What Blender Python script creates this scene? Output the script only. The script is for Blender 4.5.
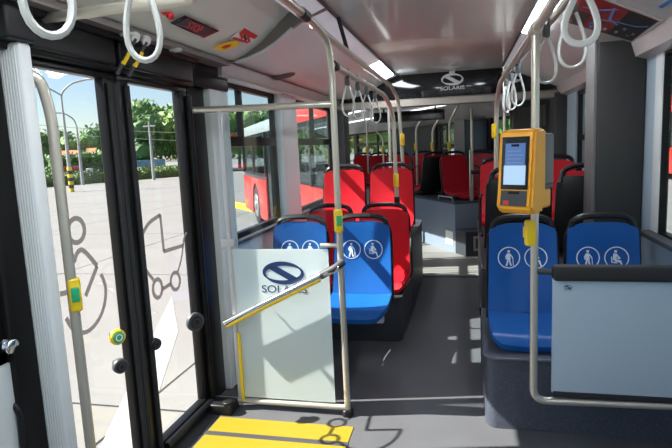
import bpy, bmesh, math, random
from mathutils import Vector, Matrix
random.seed(7)
for o in list(bpy.data.objects): bpy.data.objects.remove(o)
S = bpy.context.scene
COL = S.collection
PI = math.pi

# ------------------------------------------------------------------ camera
F_PX, YAW, PITCH, ROLL, CH = 540.0, 13.5, 8.0, 2.6, 1.45
_y, _p, _r = map(math.radians, (YAW, PITCH, ROLL))
fw = Vector((-math.sin(_y)*math.cos(_p), math.cos(_y)*math.cos(_p), -math.sin(_p)))
_rt = fw.cross(Vector((0, 0, 1))).normalized(); _up = _rt.cross(fw)
rt = _rt*math.cos(_r) - _up*math.sin(_r); up = _up*math.cos(_r) + _rt*math.sin(_r)
CAMP = Vector((0, 0, CH))
cd = bpy.data.cameras.new('camera'); cam = bpy.data.objects.new('camera', cd); COL.objects.link(cam)
m = Matrix((rt, up, -fw)).transposed().to_4x4(); m.translation = CAMP
cam.matrix_world = m
cd.sensor_width = 36; cd.lens = F_PX/672*36; cd.clip_start = .02; cd.clip_end = 600
S.camera = cam
def ray(x, y): return fw*F_PX + rt*(x-336) - up*(y-224)
def at(x, y, ax, val):
    d = ray(x, y); return CAMP + d*((val-CAMP[ax])/d[ax])
def at_plane(x, y, p0, n):
    d = ray(x, y); return CAMP + d*((p0-CAMP).dot(n)/d.dot(n))

# ------------------------------------------------------------------ world, sun, exposure
w = bpy.data.worlds.new('sky'); S.world = w; w.use_nodes = True
nt = w.node_tree; bg = nt.nodes['Background']
sk = nt.nodes.new('ShaderNodeTexSky'); sk.sky_type = 'NISHITA'; sk.sun_disc = False
SUN = Vector((0.97, 0.20, -1.0)).normalized()
sk.sun_elevation = math.asin(-SUN.z); sk.sun_rotation = math.atan2(-SUN.x, -SUN.y)
sk.air_density = 1.0; sk.dust_density = .6; sk.ozone_density = 2.0
nt.links.new(sk.outputs[0], bg.inputs[0]); bg.inputs[1].default_value = 0.12
sl = bpy.data.lights.new('sun', 'SUN'); sl.energy = 14.0; sl.angle = 0.009; sl.color = (1, .95, .87)
so = bpy.data.objects.new('sun', sl); COL.objects.link(so)
so.rotation_euler = SUN.to_track_quat('-Z', 'Y').to_euler(); so.location = (-20, 0, 20)
S.view_settings.view_transform = 'Standard'; S.view_settings.look = 'None'
S.view_settings.gamma = 1; S.view_settings.use_curve_mapping = False
S.view_settings.exposure = 0.5

# ------------------------------------------------------------------ materials
MATS = {}
def mat(name, col, rough=.5, metal=0., var=.06, scale=12., bump=0., bscale=80., spec=.5, emit=None, estr=0., speck=None, coat=0., stretch=None):
    m = bpy.data.materials.new(name); m.use_nodes = True
    t = m.node_tree; b = t.nodes['Principled BSDF']
    b.inputs['Roughness'].default_value = rough; b.inputs['Metallic'].default_value = metal
    b.inputs['Specular IOR Level'].default_value = spec
    if coat: b.inputs['Coat Weight'].default_value = coat; b.inputs['Coat Roughness'].default_value = .08
    tc = t.nodes.new('ShaderNodeTexCoord'); src = tc.outputs['Object']
    if stretch:
        mp = t.nodes.new('ShaderNodeMapping'); mp.inputs['Scale'].default_value = stretch
        t.links.new(src, mp.inputs[0]); src = mp.outputs[0]
    n = t.nodes.new('ShaderNodeTexNoise'); n.inputs['Scale'].default_value = scale; n.inputs['Detail'].default_value = 4
    t.links.new(src, n.inputs['Vector'])
    mx = t.nodes.new('ShaderNodeMix'); mx.data_type = 'RGBA'
    c = Vector(col)
    mx.inputs[6].default_value = (*(c*(1-var)), 1); mx.inputs[7].default_value = (*[min(1, v) for v in c*(1+var)], 1)
    t.links.new(n.outputs[0], mx.inputs[0]); out = mx.outputs[2]
    if speck:
        v = t.nodes.new('ShaderNodeTexNoise'); v.inputs['Scale'].default_value = speck[1]; v.inputs['Detail'].default_value = 1
        t.links.new(src, v.inputs['Vector'])
        rp = t.nodes.new('ShaderNodeValToRGB'); rp.color_ramp.elements[0].position = speck[2]; rp.color_ramp.elements[1].position = speck[2]+.05
        t.links.new(v.outputs[0], rp.inputs[0])
        m2 = t.nodes.new('ShaderNodeMix'); m2.data_type = 'RGBA'; m2.inputs[7].default_value = (*speck[0], 1)
        t.links.new(rp.outputs[0], m2.inputs[0]); t.links.new(out, m2.inputs[6]); out = m2.outputs[2]
    t.links.new(out, b.inputs['Base Color'])
    if bump:
        n2 = t.nodes.new('ShaderNodeTexNoise'); n2.inputs['Scale'].default_value = bscale
        t.links.new(src, n2.inputs['Vector'])
        bp = t.nodes.new('ShaderNodeBump'); bp.inputs['Strength'].default_value = bump; bp.inputs['Distance'].default_value = .003
        t.links.new(n2.outputs[0], bp.inputs['Height']); t.links.new(bp.outputs[0], b.inputs['Normal'])
    if emit: b.inputs['Emission Color'].default_value = (*emit, 1); b.inputs['Emission Strength'].default_value = estr
    MATS[name] = m; return m
def glass(name, tint, refl=.05, rough=.0, frost=0., fcol=(.7, .78, .78), ftrans=.0):
    m = bpy.data.materials.new(name); m.use_nodes = True
    t = m.node_tree; t.nodes.clear()
    o = t.nodes.new('ShaderNodeOutputMaterial')
    tr = t.nodes.new('ShaderNodeBsdfTransparent'); tr.inputs[0].default_value = (*tint, 1)
    gl = t.nodes.new('ShaderNodeBsdfGlossy'); gl.inputs['Roughness'].default_value = rough; gl.inputs[0].default_value = (1, 1, 1, 1)
    fc = t.nodes.new('ShaderNodeLayerWeight'); fc.inputs[0].default_value = .5
    pw = t.nodes.new('ShaderNodeMath'); pw.operation = 'POWER'; pw.inputs[1].default_value = 5; t.links.new(fc.outputs['Facing'], pw.inputs[0])
    lw = t.nodes.new('ShaderNodeMath'); lw.operation = 'MULTIPLY_ADD'; lw.inputs[1].default_value = .6; lw.inputs[2].default_value = refl*.6; t.links.new(pw.outputs[0], lw.inputs[0])
    base = tr.outputs[0]
    if frost:
        df = t.nodes.new('ShaderNodeBsdfDiffuse'); df.inputs[0].default_value = (*fcol, 1)
        tl = t.nodes.new('ShaderNodeBsdfTranslucent'); tl.inputs[0].default_value = (*fcol, 1)
        a = t.nodes.new('ShaderNodeMixShader'); a.inputs[0].default_value = ftrans
        t.links.new(df.outputs[0], a.inputs[1]); t.links.new(tl.outputs[0], a.inputs[2])
        b = t.nodes.new('ShaderNodeMixShader'); b.inputs[0].default_value = frost
        t.links.new(base, b.inputs[1]); t.links.new(a.outputs[0], b.inputs[2]); base = b.outputs[0]
    x = t.nodes.new('ShaderNodeMixShader')
    t.links.new(lw.outputs[0], x.inputs[0]); t.links.new(base, x.inputs[1]); t.links.new(gl.outputs[0], x.inputs[2])
    t.links.new(x.outputs[0], o.inputs[0]); MATS[name] = m; return m

mat('steel', (.58, .54, .46), .33, .65, .02, 4)
mat('chrome', (.75, .75, .74), .15, 1., .03)
mat('black_plastic', (.009, .009, .010), .42, 0, .2, 20, spec=.35)
mat('black_rubber', (.015, .015, .016), .7)
mat('dark_frame', (.008, .0075, .0075), .3, 0, .15, 8, spec=.2)
mat('dark_grey', (.045, .045, .05), .5)
mat('white_trim', (.62, .64, .62), .45, 0, .04, 5)
mat('white_rib', (.66, .68, .67), .45, 0, .04, 5)
mat('ceiling_grey', (.72, .70, .66), .3, 0, .04, 3, spec=.6)
mat('ceiling_side', (.70, .68, .65), .35, 0, .05, 3)
mat('ceiling_gloss', (.66, .62, .57), .12, 0, .04, 2, spec=.6)
mat('hatch_grey', (.66, .65, .58), .45, 0, .04, 4)
mat('brown_edge', (.20, .165, .155), .4)
mat('cove_reflect_tint', (.52, .45, .43), .22, 0, .04)  # grey cover; warm tint painted in for red light reflected off seats and bus
mat('floor_vinyl', (.084, .086, .093), .5, 0, .12, 6, speck=((.15, .15, .16), 500, .66), bump=.05, bscale=300, spec=.2)
mat('turntable', (.22, .205, .19), .42, 0, .12, 8, stretch=(.3, 12, 1))
mat('yellow_floor', (.25, .185, .006), .5, 0, .05, 20)
mat('podium_grey', (.048, .056, .078), .5, 0, .08, 8, speck=((.24, .26, .30), 330, .66))
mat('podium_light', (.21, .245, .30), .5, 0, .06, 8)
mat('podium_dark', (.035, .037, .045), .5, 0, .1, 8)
mat('blue_seat', (.008, .10, .36), .42, 0, .06, 10, spec=.3)
mat('red_seat', (.56, .010, .02), .42, 0, .06, 10, spec=.3)
mat('white_print', (.85, .88, .9), .5, 0, .02)
mat('yellow_plastic', (.85, .58, .01), .35, 0, .04)
mat('orange_plastic', (.86, .37, .008), .42, 0, .04)
mat('red_plastic', (.65, .02, .015), .35)
mat('green_plastic', (.02, .38, .16), .35)
mat('screen_black', (.008, .008, .01), .12)
mat('screen_blue', (.05, .12, .3), .2, emit=(.12, .22, .5), estr=.3)
mat('screen_pale', (.3, .45, .6), .2, emit=(.46, .62, .85), estr=.42)
mat('screen_line', (.1, .15, .3), .3, emit=(.2, .3, .55), estr=.25)
mat('validator_grey', (.11, .10, .10), .45)
mat('strap_white', (.68, .69, .66), .35, 0, .03)
mat('strap_grey', (.10, .11, .11), .4)
mat('grey_panel', (.39, .48, .55), .32, 0, .03, 3)
mat('logo_blue', (.012, .03, .10), .3)
mat('logo_grey', (.55, .55, .54), .35, .4)
mat('header_black', (.008, .008, .009), .08, 0, .2)
mat('beam_beige', (.34, .30, .25), .35)
mat('lamp_lens', (.75, .78, .82), .4, emit=(.85, .92, 1), estr=.10)
mat('lamp_lit', (.9, .9, .9), .4, emit=(.86, .92, 1.0), estr=22)
mat('rear_fill_light', (.9, .9, .9), .4, emit=(.86, .92, 1.0), estr=2)  # glow of the added rear section strips
mat('bellows', (.075, .08, .082), .6, 0, .1)
mat('bellows_pale', (.20, .19, .175), .6, 0, .1)
mat('box_dark', (.030, .029, .028), .5, 0, .12, 4)
mat('box_side', (.13, .12, .115), .5)
mat('panel_slate', (.10, .12, .14), .5)
mat('red_text', (.75, .06, .05), .4)
mat('sticker_red', (.60, .035, .03), .4)
mat('sticker_white', (.82, .80, .76), .4)
mat('map_red', (.30, .02, .02), .3, 0, .5, 9)
mat('map_dark', (.03, .03, .035), .3, 0, .5, 14)
mat('map_pale', (.62, .62, .60), .3, 0, .1, 9)
mat('map_blue', (.10, .30, .65), .3)
mat('concrete', (.165, .163, .158), .85, 0, .10, 1.4, bump=.2, bscale=40)
mat('concrete_gap', (.09, .085, .08), .9)
mat('road_white', (.30, .30, .30), .7, 0, .04, 3)
mat('road_yellow', (.80, .60, .04), .7)
mat('bus_red', (.70, .03, .02), .3, 0, .04, 3, coat=.3)
mat('bus_white', (.34, .35, .35), .35)
mat('bus_glass', (.018, .024, .028), .06)
mat('tyre', (.02, .02, .02), .8)
mat('rim', (.45, .45, .45), .35, .6)
mat('leaf_a', (.10, .22, .035), .6, 0, .45, .9)
mat('leaf_b', (.06, .15, .03), .6, 0, .45, .9)
mat('leaf_c', (.16, .27, .05), .6, 0, .4, .9)
mat('bark', (.10, .075, .05), .9, 0, .3)
mat('hedge', (.11, .17, .04), .7, 0, .5, 3)
mat('pole_grey', (.34, .34, .34), .5)
mat('stripe_yellow', (.75, .58, .03), .6)
mat('stripe_black', (.02, .02, .02), .6)
mat('roof_orange', (.55, .16, .06), .7)
mat('container_red', (.32, .06, .06), .6)
mat('fence_blue', (.14, .26, .40), .6)
mat('wall_pale', (.55, .55, .52), .8)
glass('glass_door', (.96, .97, .97), .045)
glass('glass_window', (.86, .91, .92), .05)
glass('grey_print', (.55, .53, .52), .01, .5, frost=.72, fcol=(.26, .24, .24), ftrans=.5)
glass('glass_clear', (.93, .97, .98), .05)
glass('glass_green', (.45, .60, .55), .05, frost=.25, fcol=(.3, .4, .38))
glass('frosted', (.8, .9, .9), .055, .02, frost=.86, fcol=(.80, .88, .87), ftrans=.4)

# ------------------------------------------------------------------ mesh builder
def wloc(o):
    v = Vector((0, 0, 0))
    while o is not None: v += o.location; o = o.parent
    return v
class B:
    def __init__(s, M=None): s.v = []; s.f = []; s.M = M
    def add(s, vs, fs):
        k = len(s.v)
        for p in vs:
            p = Vector(p); s.v.append(s.M @ p if s.M else p)
        s.f += [[i+k for i in f] for f in fs]; return s
    def box(s, x0, x1, y0, y1, z0, z1, b=0.0):
        if x0 > x1: x0, x1 = x1, x0
        if y0 > y1: y0, y1 = y1, y0
        if z0 > z1: z0, z1 = z1, z0
        if b <= 0:
            vs = [(x, y, z) for x in (x0, x1) for y in (y0, y1) for z in (z0, z1)]
            return s.add(vs, [(0,1,3,2),(4,6,7,5),(0,4,5,1),(2,3,7,6),(0,2,6,4),(1,5,7,3)])
        bm = bmesh.new(); bmesh.ops.create_cube(bm, size=1)
        for v in bm.verts: v.co = Vector(((x0+x1)/2+v.co.x*(x1-x0), (y0+y1)/2+v.co.y*(y1-y0), (z0+z1)/2+v.co.z*(z1-z0)))
        bmesh.ops.bevel(bm, geom=bm.edges[:], offset=b, segments=3, affect='EDGES', profile=.5)
        return s.bm(bm)
    def bm(s, bm):
        bm.verts.index_update()
        s.add([v.co.copy() for v in bm.verts], [[v.index for v in f.verts] for f in bm.faces]); bm.free(); return s
    def prism(s, pts, d):                       # polygon of 3d points extruded along d
        d = Vector(d); pts = [Vector(p) for p in pts]; n = len(pts)
        fs = [list(range(n)), list(range(2*n-1, n-1, -1))] + [(i, (i+1) % n, n+(i+1) % n, n+i) for i in range(n)]
        return s.add(pts+[p+d for p in pts], fs)
    def tube(s, pts, r, n=10, fil=0., caps=True, closed=False, rx=None):
        pts = [Vector(p) for p in pts]
        if fil > 0 and not closed:
            out = [pts[0]]
            for i in range(1, len(pts)-1):
                a, b, c = pts[i-1], pts[i], pts[i+1]
                d1 = (a-b); d2 = (c-b); f = min(fil, d1.length*.49, d2.length*.49)
                p1 = b+d1.normalized()*f; p2 = b+d2.normalized()*f
                for k in range(9):
                    t = k/8; out.append(p1*(1-t)**2 + b*2*t*(1-t) + p2*t*t)
            out.append(pts[-1]); pts = out
        N = len(pts); rings = []; prev = None
        for i in range(N):
            if closed: tg = pts[(i+1) % N]-pts[i-1]
            else: tg = pts[min(i+1, N-1)]-pts[max(i-1, 0)]
            tg.normalize()
            if prev is None:
                a = Vector((0, 0, 1)) if abs(tg.z) < .9 else Vector((0, 1, 0))
                u = tg.cross(a).normalized()
            else:
                u = (prev - tg*prev.dot(tg)).normalized()
            prev = u; v = tg.cross(u); R = r[i] if isinstance(r, (list, tuple)) else r
            R2 = rx if rx else R
            rings.append([pts[i]+u*math.cos(2*PI*k/n)*R+v*math.sin(2*PI*k/n)*R2 for k in range(n)])
        vs = [p for q in rings for p in q]; fs = []
        M = N if closed else N-1
        for i in range(M):
            j = (i+1) % N
            for k in range(n): fs.append((i*n+k, i*n+(k+1) % n, j*n+(k+1) % n, j*n+k))
        if caps and not closed: fs += [list(range(n-1, -1, -1)), [(N-1)*n+k for k in range(n)]]
        return s.add(vs, fs)
    def disc(s, c, ax, r, h, n=24, bev=0.):       # cylinder centred c, axis vector ax
        ax = Vector(ax).normalized(); c = Vector(c)
        if bev: return s.tube([c-ax*h/2, c-ax*h/2+ax*1e-4, c+ax*(h/2-bev), c+ax*(h/2-bev*.4), c+ax*h/2], [r, r, r, r-bev*.4, r-bev], n)
        return s.tube([c-ax*h/2, c+ax*h/2], r, n)
    def sheet(s, P, nu, nv, th):                  # closed slab from P(u,v)->point, th(u,v)->offset vector
        A = [P(i/nu, j/nv) for j in range(nv+1) for i in range(nu+1)]
        Bk = [Vector(A[j*(nu+1)+i])+Vector(th(i/nu, j/nv)) for j in range(nv+1) for i in range(nu+1)]
        W = nu+1; n = len(A); fs = []
        for j in range(nv):
            for i in range(nu):
                a = j*W+i; fs.append((a, a+1, a+W+1, a+W)); fs.append((n+a, n+a+W, n+a+W+1, n+a+1))
        rim = [i for i in range(nu+1)]+[j*W+nu for j in range(1, nv+1)]+[nv*W+i for i in range(nu-1, -1, -1)]+[j*W for j in range(nv-1, 0, -1)]
        for a, b in zip(rim, rim[1:]+rim[:1]): fs.append((b, a, n+a, n+b))
        return s.add(A+Bk, fs)
    def obj(s, name, m, parent=None, smooth=True, local=False, angle=35):
        me = bpy.data.meshes.new(name)
        vs = s.v
        if parent is not None: off = Vector((0, 0, 0)) if local else wloc(parent)
        elif local: off = Vector((0, 0, 0))
        else:
            lo = Vector([min(p[i] for p in vs) for i in range(3)]); hi = Vector([max(p[i] for p in vs) for i in range(3)])
            off = Vector(((lo.x+hi.x)/2, (lo.y+hi.y)/2, lo.z))
        me.from_pydata([p-off for p in vs], [], s.f); me.validate(); me.update()
        bm = bmesh.new(); bm.from_mesh(me); bmesh.ops.recalc_face_normals(bm, faces=bm.faces[:])
        if smooth:
            ca = math.radians(angle)
            for f in bm.faces: f.smooth = True
            for e in bm.edges:
                if len(e.link_faces) == 2 and e.calc_face_angle(0) > ca: e.smooth = False
        bm.to_mesh(me); bm.free()
        me.materials.append(MATS[m] if isinstance(m, str) else m)
        o = bpy.data.objects.new(name, me); COL.objects.link(o)
        if parent is not None: o.parent = parent
        else: o.location = off
        return o
def tag(o, label=None, cat=None, group=None, kind=None):
    if label: o['label'] = label
    if cat: o['category'] = cat
    if group: o['group'] = group
    if kind: o['kind'] = kind
    return o
def empty(name, loc=(0, 0, 0), label=None, cat=None, group=None, kind=None):
    o = bpy.data.objects.new(name, None); o.empty_display_size = .05; o.location = loc; COL.objects.link(o)
    return tag(o, label, cat, group, kind)
def copy_tree(o, parent=None):
    c = o.copy(); COL.objects.link(c); c.parent = parent
    for ch in o.children: copy_tree(ch, c)
    return c
def ribbon(b, pts, w, nrm, th=.0008, closed=False):
    """flat stroke of width w lying in the plane with normal nrm"""
    pts = [Vector(p) for p in pts]; nrm = Vector(nrm).normalized(); N = len(pts); L = []; R = []
    for i in range(N):
        if closed: t = (pts[(i+1) % N]-pts[i-1]).normalized()
        else: t = (pts[min(i+1, N-1)]-pts[max(i-1, 0)]).normalized()
        sd = nrm.cross(t)
        f = 1.0
        if 0 < i < N-1 or closed:
            t1 = (pts[(i+1) % N]-pts[i]).normalized(); f = min(2.0, 1/max(.5, abs(t.dot(t1))))
        ww = w[i] if isinstance(w, (list, tuple)) else w
        L.append(pts[i]+sd*ww/2*f); R.append(pts[i]-sd*ww/2*f)
    vs = []; fs = []
    for a, c in zip(L, R): vs += [a, c, a+nrm*th, c+nrm*th]
    for i in range(N if closed else N-1):
        a = 4*i; c = 4*((i+1) % N)
        fs += [(a, c, c+1, a+1), (a+2, a+3, c+3, c+2), (a, a+2, c+2, c), (a+1, c+1, c+3, a+3)]
    if not closed: fs += [(0, 1, 3, 2), (4*N-4, 4*N-2, 4*N-1, 4*N-3)]
    return b.add(vs, fs)
def text_mesh(body, size, M, ext=.0006, sx=1.0):
    c = bpy.data.curves.new('t', 'FONT'); c.body = body; c.size = size; c.align_x = 'CENTER'; c.align_y = 'CENTER'; c.extrude = ext
    o = bpy.data.objects.new('t', c); COL.objects.link(o)
    dg = bpy.context.evaluated_depsgraph_get(); me = bpy.data.meshes.new_from_object(o.evaluated_get(dg))
    b = B(); b.add([M @ Vector((v.co.x*sx, v.co.y, v.co.z)) for v in me.vertices], [list(p.vertices) for p in me.polygons])
    bpy.data.objects.remove(o); bpy.data.curves.remove(c); bpy.data.meshes.remove(me); return b
def frame_M(o, ux, uy):                       # plane frame -> matrix
    ux = Vector(ux).normalized(); uy = Vector(uy); uy = (uy-ux*uy.dot(ux)).normalized(); n = ux.cross(uy)
    M = Matrix((ux, uy, n)).transposed().to_4x4(); M.translation = Vector(o); return M
def arcpts(c, rx, rz, a0, a1, n, fn):
    return [fn(c[0]+rx*math.cos(a0+(a1-a0)*k/n), c[1]+rz*math.sin(a0+(a1-a0)*k/n)) for k in range(n+1)]

XL, XR = -1.46, 1.05
FRONT, JOINT = -2.6, 6.2
# ================================================================== STRUCTURE
floor = tag(B().box(-1.52, 1.12, FRONT, 5.88, -.12, 0).obj('floor', 'floor_vinyl'), 'dark grey speckled vinyl bus floor along the aisle', None, None, 'structure')
# yellow and dark strips of the folding ramp in front of the door
for (y0, y1, mm) in ((2.435, 2.585, 'yellow_floor'), (1.55, 1.72, 'yellow_floor'), (2.25, 2.395, 'yellow_floor')):
    B().box(-1.33, -.575, y0, y1, -.002, .004).obj('step_marking', mm, floor)
B().box(-1.36, -.57, 2.395, 2.435, -.002, .003).obj('ramp_edge', 'dark_grey', floor)
B().box(-1.50, -1.36, 1.5, 2.72, -.002, .006).obj('threshold_strip', 'dark_grey', floor)

# ceiling -----------------------------------------------------------------
TOPZ = 2.46
ceil = empty('ceiling', (0, 1.8, 2.2), 'grey glossy bus ceiling with sloping sides', None, None, 'structure')
def pz(pts, y0, y1): return B().prism([(x, y0, z) for x, z in pts], (0, y1-y0, 0))
pz([(-.72, 2.24), (.41, 2.24), (.41, TOPZ), (-.72, TOPZ)], FRONT, JOINT-.01).obj('roof_lining', 'dark_grey', ceil, False)
ys = [FRONT, -.2, 2.1, 4.2, JOINT]
for a, b_ in zip(ys, ys[1:]): B().box(-.72, .41, a+.003, b_-.003, 2.22, 2.24).obj('panel', 'ceiling_gloss', ceil)
pz([(-1.46, 2.0), (-1.38, 2.0), (-1.28, 1.992), (-1.10, 2.032), (-.93, 2.12), (-.84, 2.165), (-.72, 2.215), (-.72, TOPZ), (-1.54, TOPZ), (-1.54, 2.0)], 3.0, JOINT).obj('side_panel', 'ceiling_side', ceil)
pz([(.41, 2.215), (.53, 2.175), (.75, 2.085), (.97, 1.985), (1.05, 1.95), (1.12, 1.95), (1.12, TOPZ), (.41, TOPZ)], FRONT, JOINT).obj('side_panel', 'ceiling_side', ceil)
# hatch above the door: thing with its signs
HP = [(-1.46, 1.985), (-1.27, 1.975), (-1.20, 2.0), (-1.10, 2.058), (-.93, 2.205), (-.84, 2.222), (-.72, 2.228)]
hatch = empty('door_overhead_panel', (-1.1, 2.0, 1.97), 'grey sloping hatch above the glazed doors with stop display and stickers', 'overhead panel')
pz(HP+[(-.72, TOPZ), (-1.54, TOPZ), (-1.54, 1.985)], FRONT, 2.984).obj('cover', 'hatch_grey', hatch)
pz([(-1.46, 1.985), (-1.30, 1.972), (-1.30, 1.945), (-1.46, 1.945)], FRONT, 2.99).obj('ledge', 'brown_edge', hatch)
# edge plate where the hatch ends, with a white strip below it
lip = [(-1.26, 1.965), (-1.10, 2.0), (-.98, 2.06), (-.90, 2.13), (-.86, 2.20)]
ep = [(-1.34, 1.970), (-1.28, 1.966), (-1.19, 1.980), (-1.10, 2.01), (-1.02, 2.05), (-.93, 2.112), (-.84, 2.16), (-.72, 2.20)]
eb = B()
for (x0, z0), (x1, z1) in zip(ep, ep[1:]): eb.prism([(x0, 2.985, z0), (x1, 2.985, z1), (x1, 2.985, 2.30), (x0, 2.985, 2.30)], (0, .03, 0))
eb.obj('end_plate', 'brown_edge', hatch)
B().tube([(x, 2.982, z) for x, z in [(-1.26, 1.964), (-1.19, 1.976), (-1.10, 2.006), (-1.02, 2.045), (-.95, 2.093), (-.915, 2.118)]], .009, 8).obj('white_strip', 'strap_white', hatch)
# sloped face frame of the hatch for signs
hp0 = Vector((-1.10, 2.0, 2.058)); hu = Vector((.17, 0, .147)).normalized(); hn = Vector((.147, 0, -.17)).normalized()
def hp(x, y): return at_plane(x, y, hp0, hn)
def quad(px, fn, th, nrm): return B().prism([fn(*p)+nrm*.0008 for p in px], nrm*th)
disp = quad([(170, 22.5), (185, 15), (218.5, 30), (203, 37)], hp, .006, hn).obj('display_frame', 'screen_black', hatch)
quad([(174, 22.5), (186, 17), (214, 29.8), (202.5, 34.8)], hp, .009, hn).obj('display_glass', 'dark_grey', disp)
c0 = hp(193, 26); ex = (hp(203, 30)-hp(184, 21)).normalized(); ey = (hp(190, 21)-hp(196, 31)).normalized()
text_mesh('STOP', .052, frame_M(c0+hn*.011, ex, ey)).obj('stop_text', 'red_text', disp)
B().disc(hp(170.5, 16), hn, .015, .02, 16, .004).obj('alarm_button', 'red_plastic', hatch)
quad([(160, 12), (166, 11), (168, 14), (163, 15)], hp, .003, hn).obj('red_sticker', 'sticker_red', hatch)
ys_ = quad([(213.5, 48), (218, 45), (234, 40.5), (240, 42.5), (236, 46), (222, 51)], hp, .002, hn).obj('yellow_sticker', 'yellow_plastic', hatch)
quad([(221, 47), (225, 44.8), (231, 44), (229, 46.3), (224, 48.3)], hp, .004, hn).obj('sticker_print', 'sticker_red', ys_)
rs = quad([(230, 38.5), (244, 26.5), (258.5, 35.5), (248, 44)], hp, .002, hn).obj('notice_sticker', 'sticker_white', hatch)
quad([(238.5, 32.5), (244.3, 27.3), (257.6, 35.3), (254.0, 38.6)], hp, .003, hn).obj('sticker_print', 'sticker_red', rs)
quad([(231, 38.4), (233.5, 36.4), (248.5, 41.2), (247.4, 43.2)], hp, .003, hn).obj('sticker_print', 'sticker_red', rs)
for k in range(3):
    x, y = 239+k*3.6, 34.5+k*1.7
    quad([(x, y-1), (x+2.2, y-2.6), (x+4, y+3), (x+2, y+4.6)], hp, .004, hn).obj('sticker_figure', 'sticker_red' if k != 1 else 'dark_grey', rs)
for x, y in ((138, 33), (187, 48.5)):
    p = at(x, y, 2, 1.945); p.x = max(-1.44, min(-1.32, p.x))
    sp = B().disc(p+Vector((0, 0, -.002)), (0, 0, -1), .03, .012, 20, .004).obj('door_lamp', 'white_trim', hatch)
    B().disc(p+Vector((0, 0, -.008)), (0, 0, -1), .017, .008, 16).obj('lens', 'logo_grey', sp)
# wall-top coves
for nm, x0, x1 in (('trim_1', -1.46, -1.375), ):
    t = tag(B().prism([(x0, 3.03, 1.90), (x1, 3.03, 1.906), (x1+.005, 3.03, 1.99), (x0, 3.03, 2.0)], (0, JOINT-3.03, 0)).obj(nm, 'cove_reflect_tint'), 'grey cover strip, red reflection tinted in, above the windows behind the door', None, None, 'structure')
    B().box(-1.46, -1.372, 3.03, JOINT, 1.896, 1.906).obj('lower_lip', 'white_trim', t)
t = tag(B().prism([(1.05, FRONT, 1.88), (.985, FRONT, 1.90), (.955, FRONT, 1.995), (1.05, FRONT, 1.97)], (0, JOINT-FRONT, 0)).obj('trim_2', 'cove_reflect_tint'), 'grey cover strip above the windows by the dark column', None, None, 'structure')
# light strips
def strip(side, y0, y1, lit, label):
    if side < 0: P = [(-.86, 2.155), (-.715, 2.212), (-.722, 2.222), (-.868, 2.165)]
    else: P = [(.405, 2.212), (.54, 2.165), (.546, 2.175), (.411, 2.222)]
    r = empty('ceiling_light', (P[0][0], (y0+y1)/2, P[0][1]), label, 'light')
    pz(P, y0, y1).obj('lens', 'lamp_lens', r)
    ex = P[1][0] if side < 0 else P[0][0]; ez = P[1][1] if side < 0 else P[0][1]
    B().box(ex-.008, ex+.008, y0, y1, ez-.008, ez+.004).obj('rail', 'dark_grey', r)
    for a, b_, mm in lit:
        Q = [(x, z-.004) for x, z in P]
        pz(Q, a, b_).obj('tube', mm, r)
    return r
strip(-1, -2.5, 6.0, [(.2, 1.9, 'lamp_lit'), (5.0, 6.0, 'lamp_lit')], 'long ceiling light strip above the left handrail, lit at its far end')  # near lit segment is out of view, added to brighten the interior
strip(1, -2.5, 6.0, [(-1.6, .1, 'lamp_lit'), (3.0, 4.2, 'lamp_lit')], 'long ceiling light strip above the right handrail')  # lit segment behind the viewer is likewise added as fill
# speakers
def speaker(x, y, lab):
    p = at_plane(x, y, Vector((-1.28, 0, 1.992)), Vector((.04, 0, -.18)).normalized()) if x < 400 else at_plane(x, y, Vector((.75, 0, 2.085)), Vector((-.4, 0, -1)).normalized())
    n = Vector((.19, 0, -.98)) if x < 400 else Vector((-.41, 0, -.91))
    r = empty('speaker', p, lab, 'speaker')
    B().disc(p, n, .075, .012, 24, .004).obj('grille', 'dark_grey', r)
    B().tube([p+Vector((.08*math.cos(a*PI/12), .08*math.sin(a*PI/12), .08*math.cos(a*PI/12)*(.2 if x < 400 else -.45))) for a in range(24)], .006, 6, closed=True).obj('rim', 'box_side', r)
speaker(284, 76, 'round dark speaker in the ceiling above the left windows')
speaker(557, 88, 'round dark speaker in the ceiling left of the dark column')
# walls -------------------------------------------------------------------
wl = tag(B().box(-1.54, XL, FRONT, 1.40, -.3, .80).box(-1.54, XL, FRONT, 1.40, 1.93, 2.1)
         .box(-1.54, XL, 2.8, JOINT, -.3, .87).box(-1.54, XL, 3.0, JOINT, 1.92, 2.1).obj('wall_left', 'white_trim', None, False), 'pale bus side wall below the windows beyond the door', None, None, 'structure')
wr = tag(B().box(XR, 1.13, FRONT, JOINT, -.3, .89).box(XR, 1.13, FRONT, JOINT, 1.88, 2.1).box(XR, 1.13, 3.43, 4.75, .89, 1.88).box(XR, 1.13, 5.65, JOINT, .89, 1.88).box(XR, 1.13, -1.1, -.9, .89, 1.88)
         .obj('wall_right', 'grey_panel', None, False), 'bluish grey bus side wall under the window beside the blue seats', None, None, 'structure')
tag(B().box(.985, XR, FRONT, 3.42, .872, .90, .006).obj('trim_3', 'dark_grey'), 'dark window ledge beside the blue seats', None, None, 'structure')
tag(B().box(XL, -1.41, 3.17, JOINT, .86, .885, .006).obj('trim_4', 'dark_grey'), 'dark window ledge behind the glass partition', None, None, 'structure')
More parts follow.
